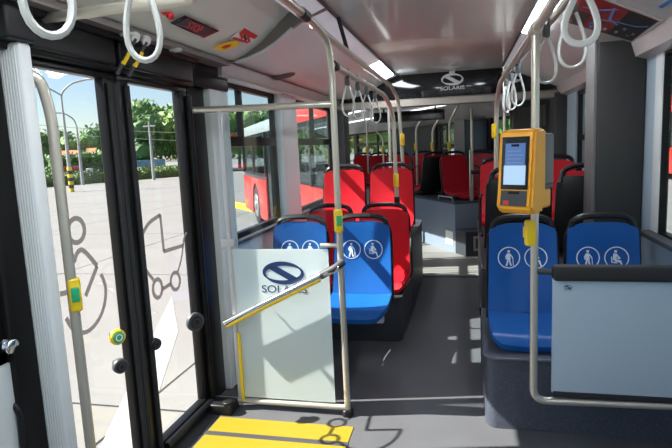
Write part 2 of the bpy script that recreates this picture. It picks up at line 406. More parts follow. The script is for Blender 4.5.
# front end of the bus behind the viewer, with a windscreen
wf = tag(B().box(-1.54, 1.13, FRONT-.08, FRONT, -.3, .9).box(-1.54, 1.13, FRONT-.08, FRONT, 2.0, TOPZ).obj('wall_front', 'white_trim', None, False), 'pale front end wall under the windscreen behind the viewer', None, None, 'structure')
def pillar(name, x0, x1, y0, y1, z0, z1, label, ribs=True, mm='white_rib', step=.021):
    o = tag(B().box(x0, x1, y0, y1, z0, z1, .012).obj(name, mm), label, None, None, 'structure')
    if ribs:
        b = B(); n = int((y1-y0-.03)/step)
        sx = x1 if abs(x1) < abs(x0) else x0
        for k in range(n):
            yy = y0+.022+k*(y1-y0-.044)/max(1, n-1)
            b.tube([(sx, yy, z0+.01), (sx, yy, z1-.01)], .0045, 6)
        b.obj('ribs', mm, o)
    return o
pillar('trim_5', XL-.06, XL+.055, 2.92, 3.165, .0, 1.82, 'white ribbed pillar between the door and the glass partition')
tag(B().box(XL-.06, XL+.06, 2.725, 3.17, 1.82, 1.97, .01).obj('trim_6', 'dark_frame'), 'dark cap above the white pillar beside the door', None, None, 'structure')
pillar('trim_7', XL-.06, XL+.05, 4.19, 4.60, .87, 1.93, 'white window pillar seen through the glass partition', False)
pillar('trim_8', XR-.004, XR+.02, 3.315, 3.43, .89, 1.89, 'narrow white window pillar right of the dark column', False)
o = pillar('trim_9', -1.50, -1.362, 1.495, 1.55, -.02, 1.83, 'white ribbed door pillar at the left edge', False)
b = B()
for k in range(11): b.tube([(-1.485+.0105*k, 1.495, -.01), (-1.485+.0105*k, 1.495, 1.82)], .0032, 6)
b.obj('ribs', 'white_rib', o)
tag(B().box(-1.54, -1.445, 2.725, 2.915, 0, 1.82, .006).obj('trim_12', 'dark_frame'), 'dark door jamb between the right door leaf and the white pillar', None, None, 'structure')
jb = tag(B().box(-1.54, -1.435, 1.40, 1.494, -.1, 1.98, .008).obj('trim_10', 'dark_frame'), 'dark door jamb at the left edge beside the ribbed pillar', None, None, 'structure')
B().box(-1.46, -1.345, 1.44, 1.56, 1.83, 1.945, .01).obj('pillar_cap', 'black_plastic', jb)
# windows
def window(name, x, y0, y1, z0, z1, trans, mulls, label):
    r = empty(name, (x, (y0+y1)/2, z0), label, None, None, 'structure')
    f = .018 if name == 'window_3' else .035
    b = B(); b.box(x-.02, x+.02, y0, y0+f, z0, z1); b.box(x-.02, x+.02, y1-f, y1, z0, z1); b.box(x-.02, x+.02, y0, y1, z0, z0+f); b.box(x-.02, x+.02, y0, y1, z1-f, z1)
    b.obj('window_frame', 'dark_frame', r)
    if trans:
        B().box(x-.022, x+.022, y0+f, y1-f, trans[0], trans[1]).obj('transom', 'dark_frame', r)
        e = [y0+f]+list(mulls)+[y1-f]
        for m_ in mulls: B().box(x-.02, x+.02, m_-.015, m_+.015, trans[1], z1-f).obj('mullion', 'dark_frame', r)
        for a, c in zip(e, e[1:]): B().box(x-.003, x+.003, a, c, trans[1], z1-f).obj('vent_pane', 'glass_window', r)
        B().box(x-.003, x+.003, y0+f, y1-f, z0+f, trans[0]).obj('pane', 'glass_window', r)
    else: B().box(x-.003, x+.003, y0+f, y1-f, z0+f, z1-f).obj('pane', 'glass_window', r)
    return r
window('window_1', XL-.03, 3.17, 4.19, .88, 1.90, (1.49, 1.553), (3.52,), 'bus side window with vent panes just beyond the white door pillar')
window('window_2', XL-.03, 4.60, 6.15, .88, 1.90, (1.49, 1.553), (5.35,), 'bus side window beside the red seats, a red bus outside')
window('window_3', XR+.024, .1, 3.325, .89, 1.88, None, (), 'large bus side window at the right edge')
window('window_4', XR+.03, 4.78, 5.62, .89, 1.88, (1.42, 1.47), (), 'small bus side window just left of the dark column')
window('window_5', XR+.03, -2.5, -.0, .89, 1.88, None, (), 'bus side window behind the viewer opposite the doors')
window('window_6', XL-.03, -2.5, 1.40, .80, 1.93, None, (), 'bus side window behind the viewer on the door side')
r = empty('window_7', (0, FRONT-.04, .9), 'wide windscreen behind the viewer', None, None, 'structure')
B().box(-1.5, 1.1, FRONT-.045, FRONT-.038, .9, 2.0).obj('pane', 'glass_window', r)
B().box(-.22, -.18, FRONT-.06, FRONT-.03, .9, 2.0).obj('window_frame', 'dark_frame', r)

# ------------------------------------------------------------------ doors
hd = tag(B().box(-1.52, -1.40, 1.42, 2.72, 1.806, 1.97, .008).obj('trim_11', 'dark_frame'), 'dark door header over the two glazed door leaves', None, None, 'structure')
B().box(-1.405, -1.375, 1.57, 2.02, 1.825, 1.935, .008).obj('mechanism_cover', 'black_plastic', hd)
B().box(-1.405, -1.375, 2.05, 2.66, 1.825, 1.935, .008).obj('mechanism_cover', 'black_plastic', hd)
B().tube([(-1.37, 1.5, 1.945), (-1.37, 2.7, 1.945)], .022, 10).obj('drive_shaft', 'dark_frame', hd)
for yy in (2.02, 2.10):
    a_ = B().tube([(-1.38, yy, 1.79), (-1.30, yy+.03, 1.93)], .009, 8).obj('door_arm', 'yellow_plastic' if False else 'dark_grey', hd)
    B().tube([(-1.355, yy+.01, 1.83), (-1.32, yy+.023, 1.89)], .0105, 8).obj('yellow_sleeve', 'yellow_plastic', a_)
    B().disc((-1.30, yy+.03, 1.935), (1, -.2, -.6), .022, .012, 14).obj('arm_cap', 'sticker_white', a_)
def leaf(name, y0, y1, fl, fr, label):
    r = empty(name, (XL, (y0+y1)/2, .01), label, None, None, 'structure')
    z0, z1 = .015, 1.803
    b = B(); b.box(XL-.022, XL+.022, y0, y0+fl, z0, z1, .006); b.box(XL-.022, XL+.022, y1-fr, y1, z0, z1, .006)
    b.box(XL-.025, XL+.025, y0, y1, z0, z0+.06, .006); b.box(XL-.025, XL+.025, y0, y1, z1-.026, z1, .006)
    b.obj('door_frame', 'dark_frame', r)
    B().box(XL-.003, XL+.003, y0+fl-.005, y1-fr+.005, z0+.05, z1-.03).obj('pane', 'glass_door', r)
    return r
d1 = leaf('door_1', 1.555, 2.085, .04, .08, 'left glazed door leaf with a wheelchair pictogram, dark frame')
d2 = leaf('door_2', 2.095, 2.70, .085, .065, 'right glazed door leaf with a pram pictogram, dark frame')
for d, yy in ((d1, 2.03), (d2, 2.15)):
    B().tube([(XL+.032, yy, .03), (XL+.032, yy, 1.76)], .013, 8).obj('seal', 'black_rubber', d)
B().tube([(XL+.02, 2.075, .03), (XL+.02, 2.075, 1.76)], .018, 8).obj('finger_guard', 'black_rubber', d1)
B().tube([(XL+.035, 2.69, .03), (XL+.035, 2.69, 1.76)], .018, 10).obj('door_shaft', 'dark_frame', d2)
B().tube([(XL+.04, 2.18, .05), (XL+.045, 2.66, .05)], .022, 10).obj('floor_arm', 'dark_frame', d2)
B().box(-1.42, -1.27, 2.60, 2.725, .004, .06, .01).obj('hinge_box', 'black_plastic', d2)
B().disc((-1.30, 2.63, .065), (0, 0, 1), .03, .02, 14, .004).obj('hinge_cap', 'black_plastic', d2)
# pictograms on the glass
DX = XL+.004
def dp(x, y): return at(x, y, 0, DX)
def stroke(px, w, b, closed=False): return ribbon(b, [dp(*p) for p in px], w, (1, 0, 0), .0008, closed)
def smoothpx(px, n=8):
    out = []
    P = [px[0]]+list(px)+[px[-1]]
    for i in range(1, len(P)-2):
        for k in range(n):
            t = k/n; p = []
            for j in (0, 1):
                a, b_, c, d = P[i-1][j], P[i][j], P[i+1][j], P[i+2][j]
                p.append(.5*((2*b_)+(-a+c)*t+(2*a-5*b_+4*c-d)*t*t+(-a+3*b_-3*c+d)*t**3))
            out.append(p)
    out.append(px[-1]); return out
def ringpx(c, rx, ry, n=24): return [(c[0]+rx*math.cos(2*PI*k/n), c[1]+ry*math.sin(2*PI*k/n)) for k in range(n)]
pb = B()
stroke(ringpx((157.5, 288.5), 4.6, 9.2), .02, pb, True); stroke(ringpx((175.3, 281), 4.6, 8.6), .02, pb, True)
stroke([(162.4, 289), (170.5, 284)], .02, pb)
stroke(smoothpx([(140, 250), (142, 236), (149, 223), (160, 215)]), .02, pb)
stroke([(160, 214.5), (163.8, 251.5)], .02, pb); stroke([(163.5, 251.5), (183, 245.5)], .02, pb)
stroke(smoothpx([(186.5, 232.5), (184, 238), (183, 246), (181, 260), (177.5, 272)]), .014, pb)
stroke(smoothpx([(140, 250), (145, 268), (153.5, 280)]), .018, pb)
tag(pb.obj('pram_pictogram', 'grey_print', d2), 'grey pram pictogram on the glass')
wb = B()
stroke(ringpx((76, 230.5), 8.3, 12.2), .02, wb, True)
stroke(smoothpx([(74, 262), (77, 253), (82, 250), (89, 256), (97, 266)]), .02, wb); stroke([(97, 266), (85.5, 296)], .02, wb)
stroke(smoothpx([(101, 274), (105.5, 288), (104, 306), (97, 322), (86, 332), (74, 330), (66, 318)]), .018, wb)
stroke([(60, 294), (74, 291)], .02, wb)
tag(wb.obj('wheelchair_pictogram', 'grey_print', d1), 'grey wheelchair pictogram on the glass')
def dbutton(x, y, xx, r, mm, rimm, d, lab):
    p = at(x, y, 0, xx)
    b = B().disc(p, (1, -.55, 0), r, .022, 24, .005).obj('door_button', rimm, d)
    n = Vector((1, -.55, 0)).normalized()
    c = B().disc(p+n*.011, n, r*.74, .008, 20, .003).obj('push_pad', mm, b)
    B().tube([p-n*.01, Vector((XL+.03, p.y+.03, p.z))], .014, 8).obj('mount', 'black_plastic', b)
    tag(b, lab)
    ring = B()
    ribbon(ring, [p+n*.0155+Vector((.55*math.cos(a*PI/8), math.sin(a*PI/8)*0+1.0*math.cos(a*PI/8), 0)).normalized()*0 + (Vector((.482, .876, 0))*math.cos(a*PI/8)+Vector((0, 0, 1))*math.sin(a*PI/8))*r*.4 for a in range(16)], .004, n, .0006, True)
    ring.obj('mark', 'white_print' if mm == 'green_plastic' else 'dark_grey', c)
dbutton(117.5, 337, XL+.075, .032, 'green_plastic', 'yellow_plastic', d1, 'round green door button in a yellow ring')
dbutton(120.5, 366, XL+.075, .031, 'black_plastic', 'dark_grey', d1, 'round black door button')
dbutton(155.5, 344, XL+.05, .028, 'black_plastic', 'black_rubber', d2, 'round black door button')
dbutton(195.5, 322, XL+.07, .050, 'black_plastic', 'dark_grey', d2, 'large round black knob')
# hand rail on the left leaf
def stopbutton(p, parent, n=(0, -1, 0), col='yellow_plastic', s=1.0):
    n = Vector(n).normalized(); t = Vector((-n.y, n.x, 0))
    M = frame_M(p, t, (0, 0, 1))
    M = Matrix((t, -n, Vector((0, 0, 1)))).transposed().to_4x4(); M.translation = Vector(p)
    b = B(M).box(-.021*s, .021*s, -.03*s, .024*s, -.062*s, .062*s, .012*s).obj('stop_button', col, parent)
    B(M).box(-.0135*s, .0135*s, -.036*s, -.028*s, -.022*s, .03*s, .003*s).obj('push_pad', 'green_plastic' if col == 'yellow_plastic' and s > .99 else 'yellow_plastic', b)
    return b
dr = empty('door_handrail', (-1.36, 1.6, .05), 'upright steel handrail with yellow button beside the ribbed door pillar', 'handrail')
B().tube([(-1.47, 1.50, 1.735), (-1.37, 1.575, 1.745), (-1.36, 1.60, 1.60), (-1.36, 1.605, .10), (-1.45, 1.59, .06)], .0185, 14, .06).obj('rail', 'steel', dr)
stopbutton((-1.36, 1.612, .975), dr, (.75, -.75, 0))
# clamp and brace at the left edge
gs = empty('window_clamp', (-1.40, 1.36, .5), 'chrome clamp with black brace at the left edge beside the door jamb', 'clamp')
q = at(6, 346, 1, 1.40)
B().tube([Vector((-1.47, 1.40, q.z+.01)), q+Vector((.02, 0, .0))], .018, 12).obj('arm', 'chrome', gs)
B().disc(q+Vector((.02, 0, .0)), (1, 0, -.2), .026, .022, 14, .005).obj('knob', 'chrome', gs)
q2 = at(2, 391, 1, 1.40); q3 = at(20, 412, 1, 1.40)
B().tube([q2, q3, q3+Vector((-.01, 0, -.25))], .012, 8, .02).obj('brace', 'black_plastic', gs)
B().disc(q2, (0, 1, 0), .02, .03, 12).obj('bolt', 'chrome', gs)

# ------------------------------------------------------------------ glass partition behind the door
YP = 2.71
gp = empty('glass_partition', (-.95, YP, 0), 'glass partition with pale frosted lower half and oval emblem, beside the door', 'partition')
pole = B().tube([(-.632, YP, .02), (-.637, YP, 1.84), (-.64, YP-.06, 1.975), (-.64, YP-.3, 2.005), (-.64, .2, 2.02)], .0175, 14, .16).obj('pole', 'steel', gp)
B().disc((-.632, YP, .018), (0, 0, 1), .032, .036, 18, .008).obj('foot', 'black_plastic', pole)
B().tube([(-.64, 2.30, 2.005), (-.64, 2.22, 2.0055)], .024, 14).obj('collar', 'black_plastic', pole)
B().tube([(-1.42, YP, 1.685), (-.637, YP, 1.67)], .017, 12).obj('top_rail', 'steel', gp)
B().tube([(-1.40, YP, .045), (-.632, YP, .045)], .016, 12).obj('bottom_rail', 'steel', gp)
B().box(-1.268, -1.243, YP-.012, YP+.012, .02, 1.69, .004).obj('post', 'logo_grey', gp)
B().box(-1.243, -1.228, YP-.02, YP-.005, .05, .45, .003).obj('yellow_edge', 'yellow_plastic', gp)
B().box(-1.243, -.70, YP-.004, YP+.004, .926, 1.655).obj('clear_pane', 'glass_clear', gp)
fp = B().box(-1.243, -.70, YP-.004, YP+.004, .07, .925).obj('frosted_pane', 'frosted', gp)
dgr = B().tube([(-1.293, YP-.055, .517), (-.72, YP-.055, .80), (-.64, YP-.03, .835)], .019, 14, .03).obj('diagonal_rail', 'chrome', gp)
B().tube([(-1.285, YP-.058, .502), (-.735, YP-.058, .773)], .0105, 10).obj('yellow_strip', 'yellow_plastic', dgr)
B().tube([(-.735, YP-.055, .793), (-.655, YP-.035, .832), (-.62, YP-.005, .86)], .021, 12, .02).obj('joint', 'dark_grey', dgr)
B().tube([(-.74, YP, .945), (-.635, YP, .945)], .012, 10).obj('pane_bracket', 'steel', gp)
B().box(-1.30, -1.22, YP-.02, YP+.02, .94, .985, .004).obj('pane_clip', 'logo_grey', gp)
stopbutton((-.638, YP, 1.075), gp, (.4, -1, 0), s=1.0)
def emblem(M, s, parent, mm, txt=True, mm2=None):
    """oval ring with a diagonal band, local x right y up, width ~2s"""
    b = B(M)
    N = 48
    pts = []; ws = []
    for k in range(N):
        a = 2*PI*k/N; pts.append((s*.92*math.cos(a), s*.44*math.sin(a), 0)); ws.append(s*(.07+.15*abs(math.sin(a-.55))))
    ribbon(b, pts, ws, (0, 0, 1), .001, True)
    b.prism([(-s*.74, s*.24, 0), (-s*.28, s*.31, 0), (s*.72, -s*.25, 0), (s*.26, -s*.33, 0)], (0, 0, .001))
    e = b.obj('emblem', mm, parent)
    if txt: text_mesh('SOLARIS', s*.50, M @ Matrix.Translation((0, -s*.78, 0)), .0005, 1.18).obj('emblem_text', mm2 or mm, e)
    return e
Mp = frame_M((-.955, YP-.0052, .795), (1, 0, 0), (0, 0, 1))
emblem(Mp, .118, fp, 'logo_blue')

# ------------------------------------------------------------------ overhead rails
lr = empty('overhead_handrail', (-.65, 3.9, 1.9), 'upper steel ceiling handrail along the left, bending down beside the red seats', 'handrail')
B().tube([(-.655, 2.45, 2.005), (-.65, 5.15, 2.0), (-.60, 5.30, 1.88), (-.575, 5.32, 1.22)], .0175, 12, .16).obj('rail', 'steel', lr)
stopbutton((-.575, 5.30, 1.50), lr, (.3, -1, 0), s=.95)
B().tube([(-.65, 3.2, 2.0), (-.70, 3.2, 2.20)], .012, 8).obj('hanger', 'black_plastic', lr)
lr2 = empty('strap_handrail', (-.6, 3.6, 1.8), 'lower steel handrail with four grab straps above the left seats', 'handrail')
B().tube([(-.637, YP+.02, 1.865), (-.60, 4.35, 1.845), (-.56, 4.53, 1.72), (-.553, 4.55, 1.0)], .0175, 12, .18).obj('rail', 'steel', lr2)
B().tube([(-.636, YP+.02, 1.865), (-.636, YP+.09, 1.864)], .024, 12).obj('collar', 'black_plastic', lr2)
B().tube([(-.553, 4.55, .93), (-.553, 4.55, 1.02)], .024, 12).obj('foot', 'black_plastic', lr2)
stopbutton((-.553, 4.53, 1.16), lr2, (.4, -1, 0), s=.95)
p3 = empty('grab_pole', (-.78, 5.9, 0), 'straight steel pole left of the two bent handrail ends', 'pole')
B().tube([(-.78, 5.93, .005), (-.78, 5.93, 1.875)], .0165, 12).obj('rail', 'steel', p3)
B().tube([(-.78, 5.93, .004), (-.78, 5.93, .05)], .03, 12).obj('foot', 'black_plastic', p3)
cr = empty('door_crossrail', (-1.1, 1.75, 1.95), 'short steel crossrail over the door carrying two big straps', 'handrail')
B().tube([(-1.45, 1.64, 1.93), (-.83, 1.64, 1.935), (-.80, 1.60, 1.937), (-.80, .2, 1.975)], .019, 12, .03).obj('rail', 'steel', cr)
B().tube([(-1.45, 1.64, 1.93), (-1.385, 1.64, 1.9305)], .025, 12).obj('collar', 'black_plastic', cr)
# right: U frame with panel
YR = 2.40
rp = empty('panel_frame', (.45, YR, .28), 'steel pole frame holding the grey side panel and the ticket reader', 'handrail')
B().tube([(.290, YR, 1.87), (.290, YR, .30), (1.045, YR, .315)], .0165, 14, .06).obj('pole', 'steel', rp)
bar = B().box(.362, 1.045, YR-.035, YR+.035, .85, .915, .018).obj('padded_bar', 'black_rubber', rp)
B().tube([(.28, YR, .888), (.36, YR, .885)], .013, 10).obj('bar_stub', 'dark_grey', rp)
pn = B().box(.364, 1.045, YR-.008, YR+.008, .345, .86, .003).obj('grey_panel', 'grey_panel', rp)
B().box(.37, .86, YR-.012, YR+.012, .325, .352, .003).obj('rubber_strip', 'black_rubber', rp)
Ml = frame_M((.425, YR-.0092, .822), (1, 0, 0), (0, 0, 1))
emblem(Ml, .016, pn, 'logo_blue')
stopbutton((.277, YR, 1.055), rp, (-1, -.12, 0), s=.9)
rr = empty('right_overhead_handrail', (.28, 3, 1.8), 'steel ceiling handrail along the right, bending down behind the ticket reader', 'handrail')
rr.name = 'overhead_handrail'
B().tube([(.30, .2, 1.895), (.288, 2.4, 1.888), (.275, 4.4, 1.88), (.262, 4.62, 1.74), (.258, 4.65, .95)], .018, 12, .2).obj('rail', 'steel', rr)
B().tube([(.288, 2.34, 1.888), (.288, 2.46, 1.888)], .025, 12).obj('collar', 'steel', rr)
stopbutton((.25, 4.63, 1.53), rr, (-.5, -1, 0), s=.95)
rr2 = empty('side_handrail', (.37, 2.5, 1.93), 'second steel ceiling handrail carrying the big straps on the right', 'handrail')
B().tube([(.345, .2, 1.945), (.372, 2.3, 1.94), (.30, 3.4, 1.90), (.292, 4.2, 1.93)], .016, 12, .2).obj('rail', 'steel', rr2)
p4 = empty('grab_pole', (.42, 6.0, 0), 'thin steel pole behind the ticket reader, before the pleated joint', 'pole')
B().tube([(.42, 6.0, .005), (.42, 6.0, 2.2)], .0165, 10).obj('rail', 'steel', p4)
B().tube([(.42, 6.0, .004), (.42, 6.0, .05)], .03, 10).obj('foot', 'black_plastic', p4)

# ------------------------------------------------------------------ grab straps
def strap(top, L, W, rz, label, group, clampm='strap_grey', tr=.0065):
    """teardrop loop of plastic hanging from a rail point"""
    r = empty('grab_strap', top, label, 'strap', group)
    pts = []
    lz = -.03
    for k in range(29):
        t = k/28*2*PI
        # teardrop: narrow at top
        h = (1-math.cos(t))/2
        x = W/2*math.sin(t)*(.22+.78*h**.85)
        pts.append((x, 0, lz-.02-(L-.05)*(h**.92)))
    M = Matrix.Translation(top) @ Matrix.Rotation(rz, 4, 'Z')
    pts = pts[1:-1]
    B(M).tube(pts, tr, 8, rx=tr*1.9).obj('loop', 'strap_white', r)
    B(M).box(-.013, .013, -.014, .014, -.068, -.018, .006).obj('clamp', clampm, r)
    B(M).tube([(0, -.022*math.cos(a)*1.0, .004+.022*math.sin(a)-.004) for a in [k*PI/6 for k in range(12)]], .005, 6, closed=True).obj('hanger', 'strap_grey', r)
    return r
G1, G2, G3 = 'straps above the door', 'small straps above the left seats', 'straps above the right seats'
strap((-.79, .955, 1.98), .285, .122, .9, 'big white grab strap at the top left corner, nearest the viewer', G1, tr=.0085)
strap((-.80, 1.30, 1.975), .278, .112, .5, 'white grab strap over the doors, right of the corner strap', G1, tr=.008)
for i, (yy, lab) in enumerate(((3.05, 'first of the small grab straps behind the steel partition pole'), (3.32, 'second of the small grab straps above the left seats'),
                  (3.60, 'third of the small grab straps above the left seats'), (3.9, 'last of the small grab straps above the left seats, nearest the bend'))):
    t = (yy-2.73)/(4.35-2.73); strap((-.637+.037*t, yy, 1.865-.02*t), .235, .10, .55-.1*i, lab, G2, tr=.005)
strap((.345, 1.80, 1.94), .215, .135, .2, 'big white grab strap nearest the route maps at the top right', G3, tr=.0055)
strap((.372, 2.08, 1.941), .25, .122, .1, 'white grab strap hanging lowest left of the route maps', G3, tr=.0055)
strap((.338, 2.46, 1.93), .25, .122, .3, 'white grab strap just right of the ticket reader pole', G3, tr=.0055)
for i, (yy, lab) in enumerate(((3.35, 'nearest of three small grab straps beyond the ticket reader pole'), (3.75, 'middle of three small grab straps beyond the ticket reader pole'), (4.1, 'farthest of three small grab straps beyond the ticket reader pole'))):
    strap((.31-.005*i, yy, 1.895), .25, .105, .3+.3*i, lab, G3, tr=.005)

# ------------------------------------------------------------------ ticket reader
tv = empty('ticket_reader', (.262, YR-.06, 1.15), 'orange ticket reader with a lit blue screen clamped on the steel pole', 'ticket reader')
Mv = Matrix.Translation((.246, YR-.07, 1.155)) @ Matrix.Rotation(-.62, 4, 'Z') @ Matrix.Diagonal((.95, 1, .945, 1))
# local: x right, -y is the front, z up 0..0.35
def vsec(off=0, z0=0, z1=.345): return None
prof = [(-.075, .0), (-.098, .03), (-.088, .10), (-.072, .33), (-.060, .352), (.005, .358), (.02, .345), (.02, .08), (-.005, .0)]
bm = bmesh.new()
vs = [bm.verts.new((-.083, y, z)) for y, z in prof]; f = bm.faces.new(vs)
ex_ = bmesh.ops.extrude_face_region(bm, geom=[f])
for v in ex_['geom']:
    if isinstance(v, bmesh.types.BMVert): v.co.x = .083
bmesh.ops.recalc_face_normals(bm, faces=bm.faces[:])
bmesh.ops.bevel(bm, geom=bm.edges[:], offset=.010, segments=3, affect='EDGES')
B(Mv).bm(bm).obj('housing', 'orange_plastic', tv)
def fy(z): return -.088+(z-.10)/.23*.016 if z > .1 else -.098+(z-.03)/.07*.010
def fquad(x0, x1, z0, z1, th): return B(Mv).prism([(x0, fy(z0), z0), (x1, fy(z0), z0), (x1, fy(z1), z1), (x0, fy(z1), z1)], (0, -th, 0))
face = fquad(-.062, .062, .105, .325, .0025).obj('screen_panel', 'screen_black', tv)
fquad(-.046, .046, .205, .298, .0035).obj('screen', 'screen_blue', face)
fquad(-.050, .050, .125, .206, .0035).obj('screen_page', 'screen_pale', face)
fquad(-.018, .018, .284, .294, .0042).obj('screen_icon', 'screen_black', face)
for k in range(4): fquad(-.036, .036-.008*(k % 2), .215+.016*k, .219+.016*k, .0042).obj('screen_line', 'screen_line', face)
slot = fquad(-.060, .060, .036, .100, .0025).obj('card_slot', 'dark_grey', tv)
fquad(-.026, .026, .086, .097, .004).obj('slot_mouth', 'screen_black', slot)
fquad(-.046, -.02, .040, .058, .004).obj('slot_mark', 'sticker_red', slot)
B(Mv).box(-.078, .078, -.02, .095, .115, .335, .012).obj('back_housing', 'validator_grey', tv)
B(Mv).box(-.070, .0785, -.01, .085, .10, .12, .003).obj('groove', 'dark_grey', tv)
B(Mv).box(-.072, .072, -.03, .085, .015, .105, .014).obj('back_base', 'orange_plastic', tv)

# ------------------------------------------------------------------ seats
def picto(b, kind, cx, cz, r, y, N, fn):
    """ring with a figure; fn maps (x,z) to a point on the seat back"""
    n = (0, -1, 0)
    ribbon(b, [fn(cx+r*math.cos(2*PI*k/28), cz+r*math.sin(2*PI*k/28)) for k in range(28)], r*.10, n, .001, True)
    def st(pts, w): ribbon(b, [fn(cx+r*a, cz+r*c) for a, c in pts], r*w, n, .001)
    hx = -.02 if kind == 0 else -.08
    st([(hx-.11, .58), (hx, .60), (hx+.11, .58)], .24)
    if kind == 0:
        st([(-.05, .40), (-.04, .1), (0, -.18)], .34); st([(-.08, -.15), (-.16, -.48), (-.24, -.80)], .15); st([(.04, -.15), (.10, -.48), (.20, -.80)], .15)
        st([(-.14, .36), (-.30, .08), (-.22, -.18)], .11); st([(.08, .36), (.26, .12), (.36, -.05)], .11); st([(.36, .0), (.40, -.80)], .07)
    else:
        st([(-.10, .40), (-.14, .1), (-.16, -.22)], .34); st([(-.16, -.26), (.14, -.30), (.36, -.34)], .22); st([(.34, -.34), (.40, -.55), (.48, -.80)], .14)
        st([(.0, .30), (.20, .06), (.30, -.05)], .12); st([(.16, .02), (.2, -.12)], .22); st([(-.42, .1), (-.40, -.42), (.05, -.48)], .09)
def make_seat(name, mm, W=.42, icons=False, shellm='black_plastic', rear=False):
    """seat facing -y, origin under the pan front bottom centre line; back rises at y=.38"""
    r = empty(name)
    hw = W/2
    def bw(v):            # half width along the back height 0..1
        k = hw*(1-.07*v)
        if v > .88: tt = (v-.88)/.12; k -= .05*(1-math.sqrt(max(0, 1-tt*tt)))
        return k
    def by(v): return .385+.11*v+.02*math.sin(v*PI)
    H0, H1 = .055, .585
    def bf(u, v):
        x = (2*u-1)*bw(v); d = .022*(1-(2*u-1)**2)*(.4+.6*math.sin(min(1, v*1.1)*PI))
        return Vector((x, by(v)+d-.016*v*0, H0+(H1-H0)*v-(.012*(2*u-1)**4 if v > .97 else 0)))
    back = B().sheet(bf, 12, 16, lambda u, v: (0, .018, 0)).obj('backrest', mm, r, local=True, angle=50)
    def sf(u, v):
        p = bf(u, v*.97); x = (2*u-1)*(bw(v)+.013)
        return Vector((x, p.y+.02, p.z-.012))
    B().sheet(sf, 12, 12, lambda u, v: (0, .022+.03*(1-(2*u-1)**2), 0)).obj('back_shell', shellm, r, local=True, angle=50)
    def pf(u, v):
        y = .0+.40*v
        k = hw
        if v < .16: tt = 1-v/.16; k -= .05*(1-math.sqrt(max(0, 1-tt*tt)))
        z = .082-.022*math.sin(min(1, v*1.05)*PI)
        if v < .14: tt = 1-v/.14; z -= .055*tt*tt
        z += .010*abs(2*u-1)**3
        return Vector(((2*u-1)*k, y, z))
    B().sheet(pf, 12, 16, lambda u, v: (0, .012*(1-v), -.032)).obj('seat_pan', mm, r, local=True, angle=50)
    # grab handle over the top
    yb = by(1)+.018
    pts = [(-hw*.90, yb+.022, H1-.08)]
    for k in range(13):
        a = PI-k*PI/12; c = math.cos(a); pts.append((hw*.82*math.copysign(abs(c)**.7, c), yb, H1-.028+.066*math.sin(a)**.75))
    pts.append((hw*.90, yb+.022, H1-.08))
    B().tube(pts, .016, 8, rx=.021).obj('grab_handle', 'black_plastic', r, local=True)
    B().box(-hw*.75, hw*.75, .06, .37, .005, .045, .008).obj('seat_frame', 'dark_grey', r, local=True)
    if icons:
        b = B()
        def fn(x, z):
            v = (z-H0)/(H1-H0); u = (x/bw(v)+1)/2; p = bf(u, v); return Vector((x, p.y-.0025, z))
        sc = W/.42
        picto(b, 0, -.080*sc, .385, .064*sc, 0, 0, fn); picto(b, 1, .078*sc, .385, .064*sc, 0, 0, fn)
        tag(b.obj('pictograms', 'white_print', r, local=True), 'white round pictograms')
    return r
blue = make_seat('bus_seat', 'blue_seat', .42, True)
blue2 = make_seat('bus_seat', 'blue_seat', .395, True)
red = make_seat('bus_seat', 'red_seat', .43)
used = set()
def put(proto, loc, rz, label, group):
    o = proto if proto.name not in used else copy_tree(proto)
    used.add(proto.name)
    o.location = loc; o.rotation_euler = (0, 0, rz)
    tag(o, label, 'seat', group); return o
GB, GR = 'blue priority seats', 'red seats'
YB = 3.22
put(blue, (-.705, YB, .345), 0, 'blue seat right of the steel partition pole, beside the aisle', GB)
put(blue, (-1.165, YB, .345), 0, 'blue seat seen through the glass partition, beside the window', GB)
put(blue2, (.327, 2.76, .385), 0, 'blue seat left of the grey side panel, behind the ticket reader pole', GB)
put(blue2, (.755, 2.76, .385), 0, 'blue seat at the right by the window, half hidden by the padded bar', GB)
s1 = put(red, (-.648, 3.93, .345), 0, 'low red seat right behind the blue aisle seat', GR)
put(red, (-1.11, 3.93, .345), 0, 'low red seat behind the blue window seat, seen through glass', GR)
put(red, (-.682, 4.72, .65), 0, 'tall sunlit red seat beside the aisle behind the low red row', GR)
put(red, (-1.15, 4.72, .65), 0, 'tall sunlit red seat by the window behind the low red row', GR)
B().tube([(.235, .33, .42), (.245, .22, .40), (.245, .17, .30), (.245, .18, .12), (.235, .22, .10)], .011, 8, .04).obj('armrest', 'black_plastic', s1, local=True)
# right, raised, back to back with the blue ones (black shells to the viewer) and facing them
put(red, (.365, 4.42, .64), PI, 'black-backed red seat behind the ticket reader, turned away', GR)
put(red, (.825, 4.42, .64), PI, 'black-backed red seat beside the dark column, turned away', GR)
put(red, (.36, 5.0, .66), 0, 'red seat facing the viewer hidden behind the ticket reader', GR)
put(red, (.825, 5.0, .66), 0, 'red seat facing the viewer left of the dark column', GR)

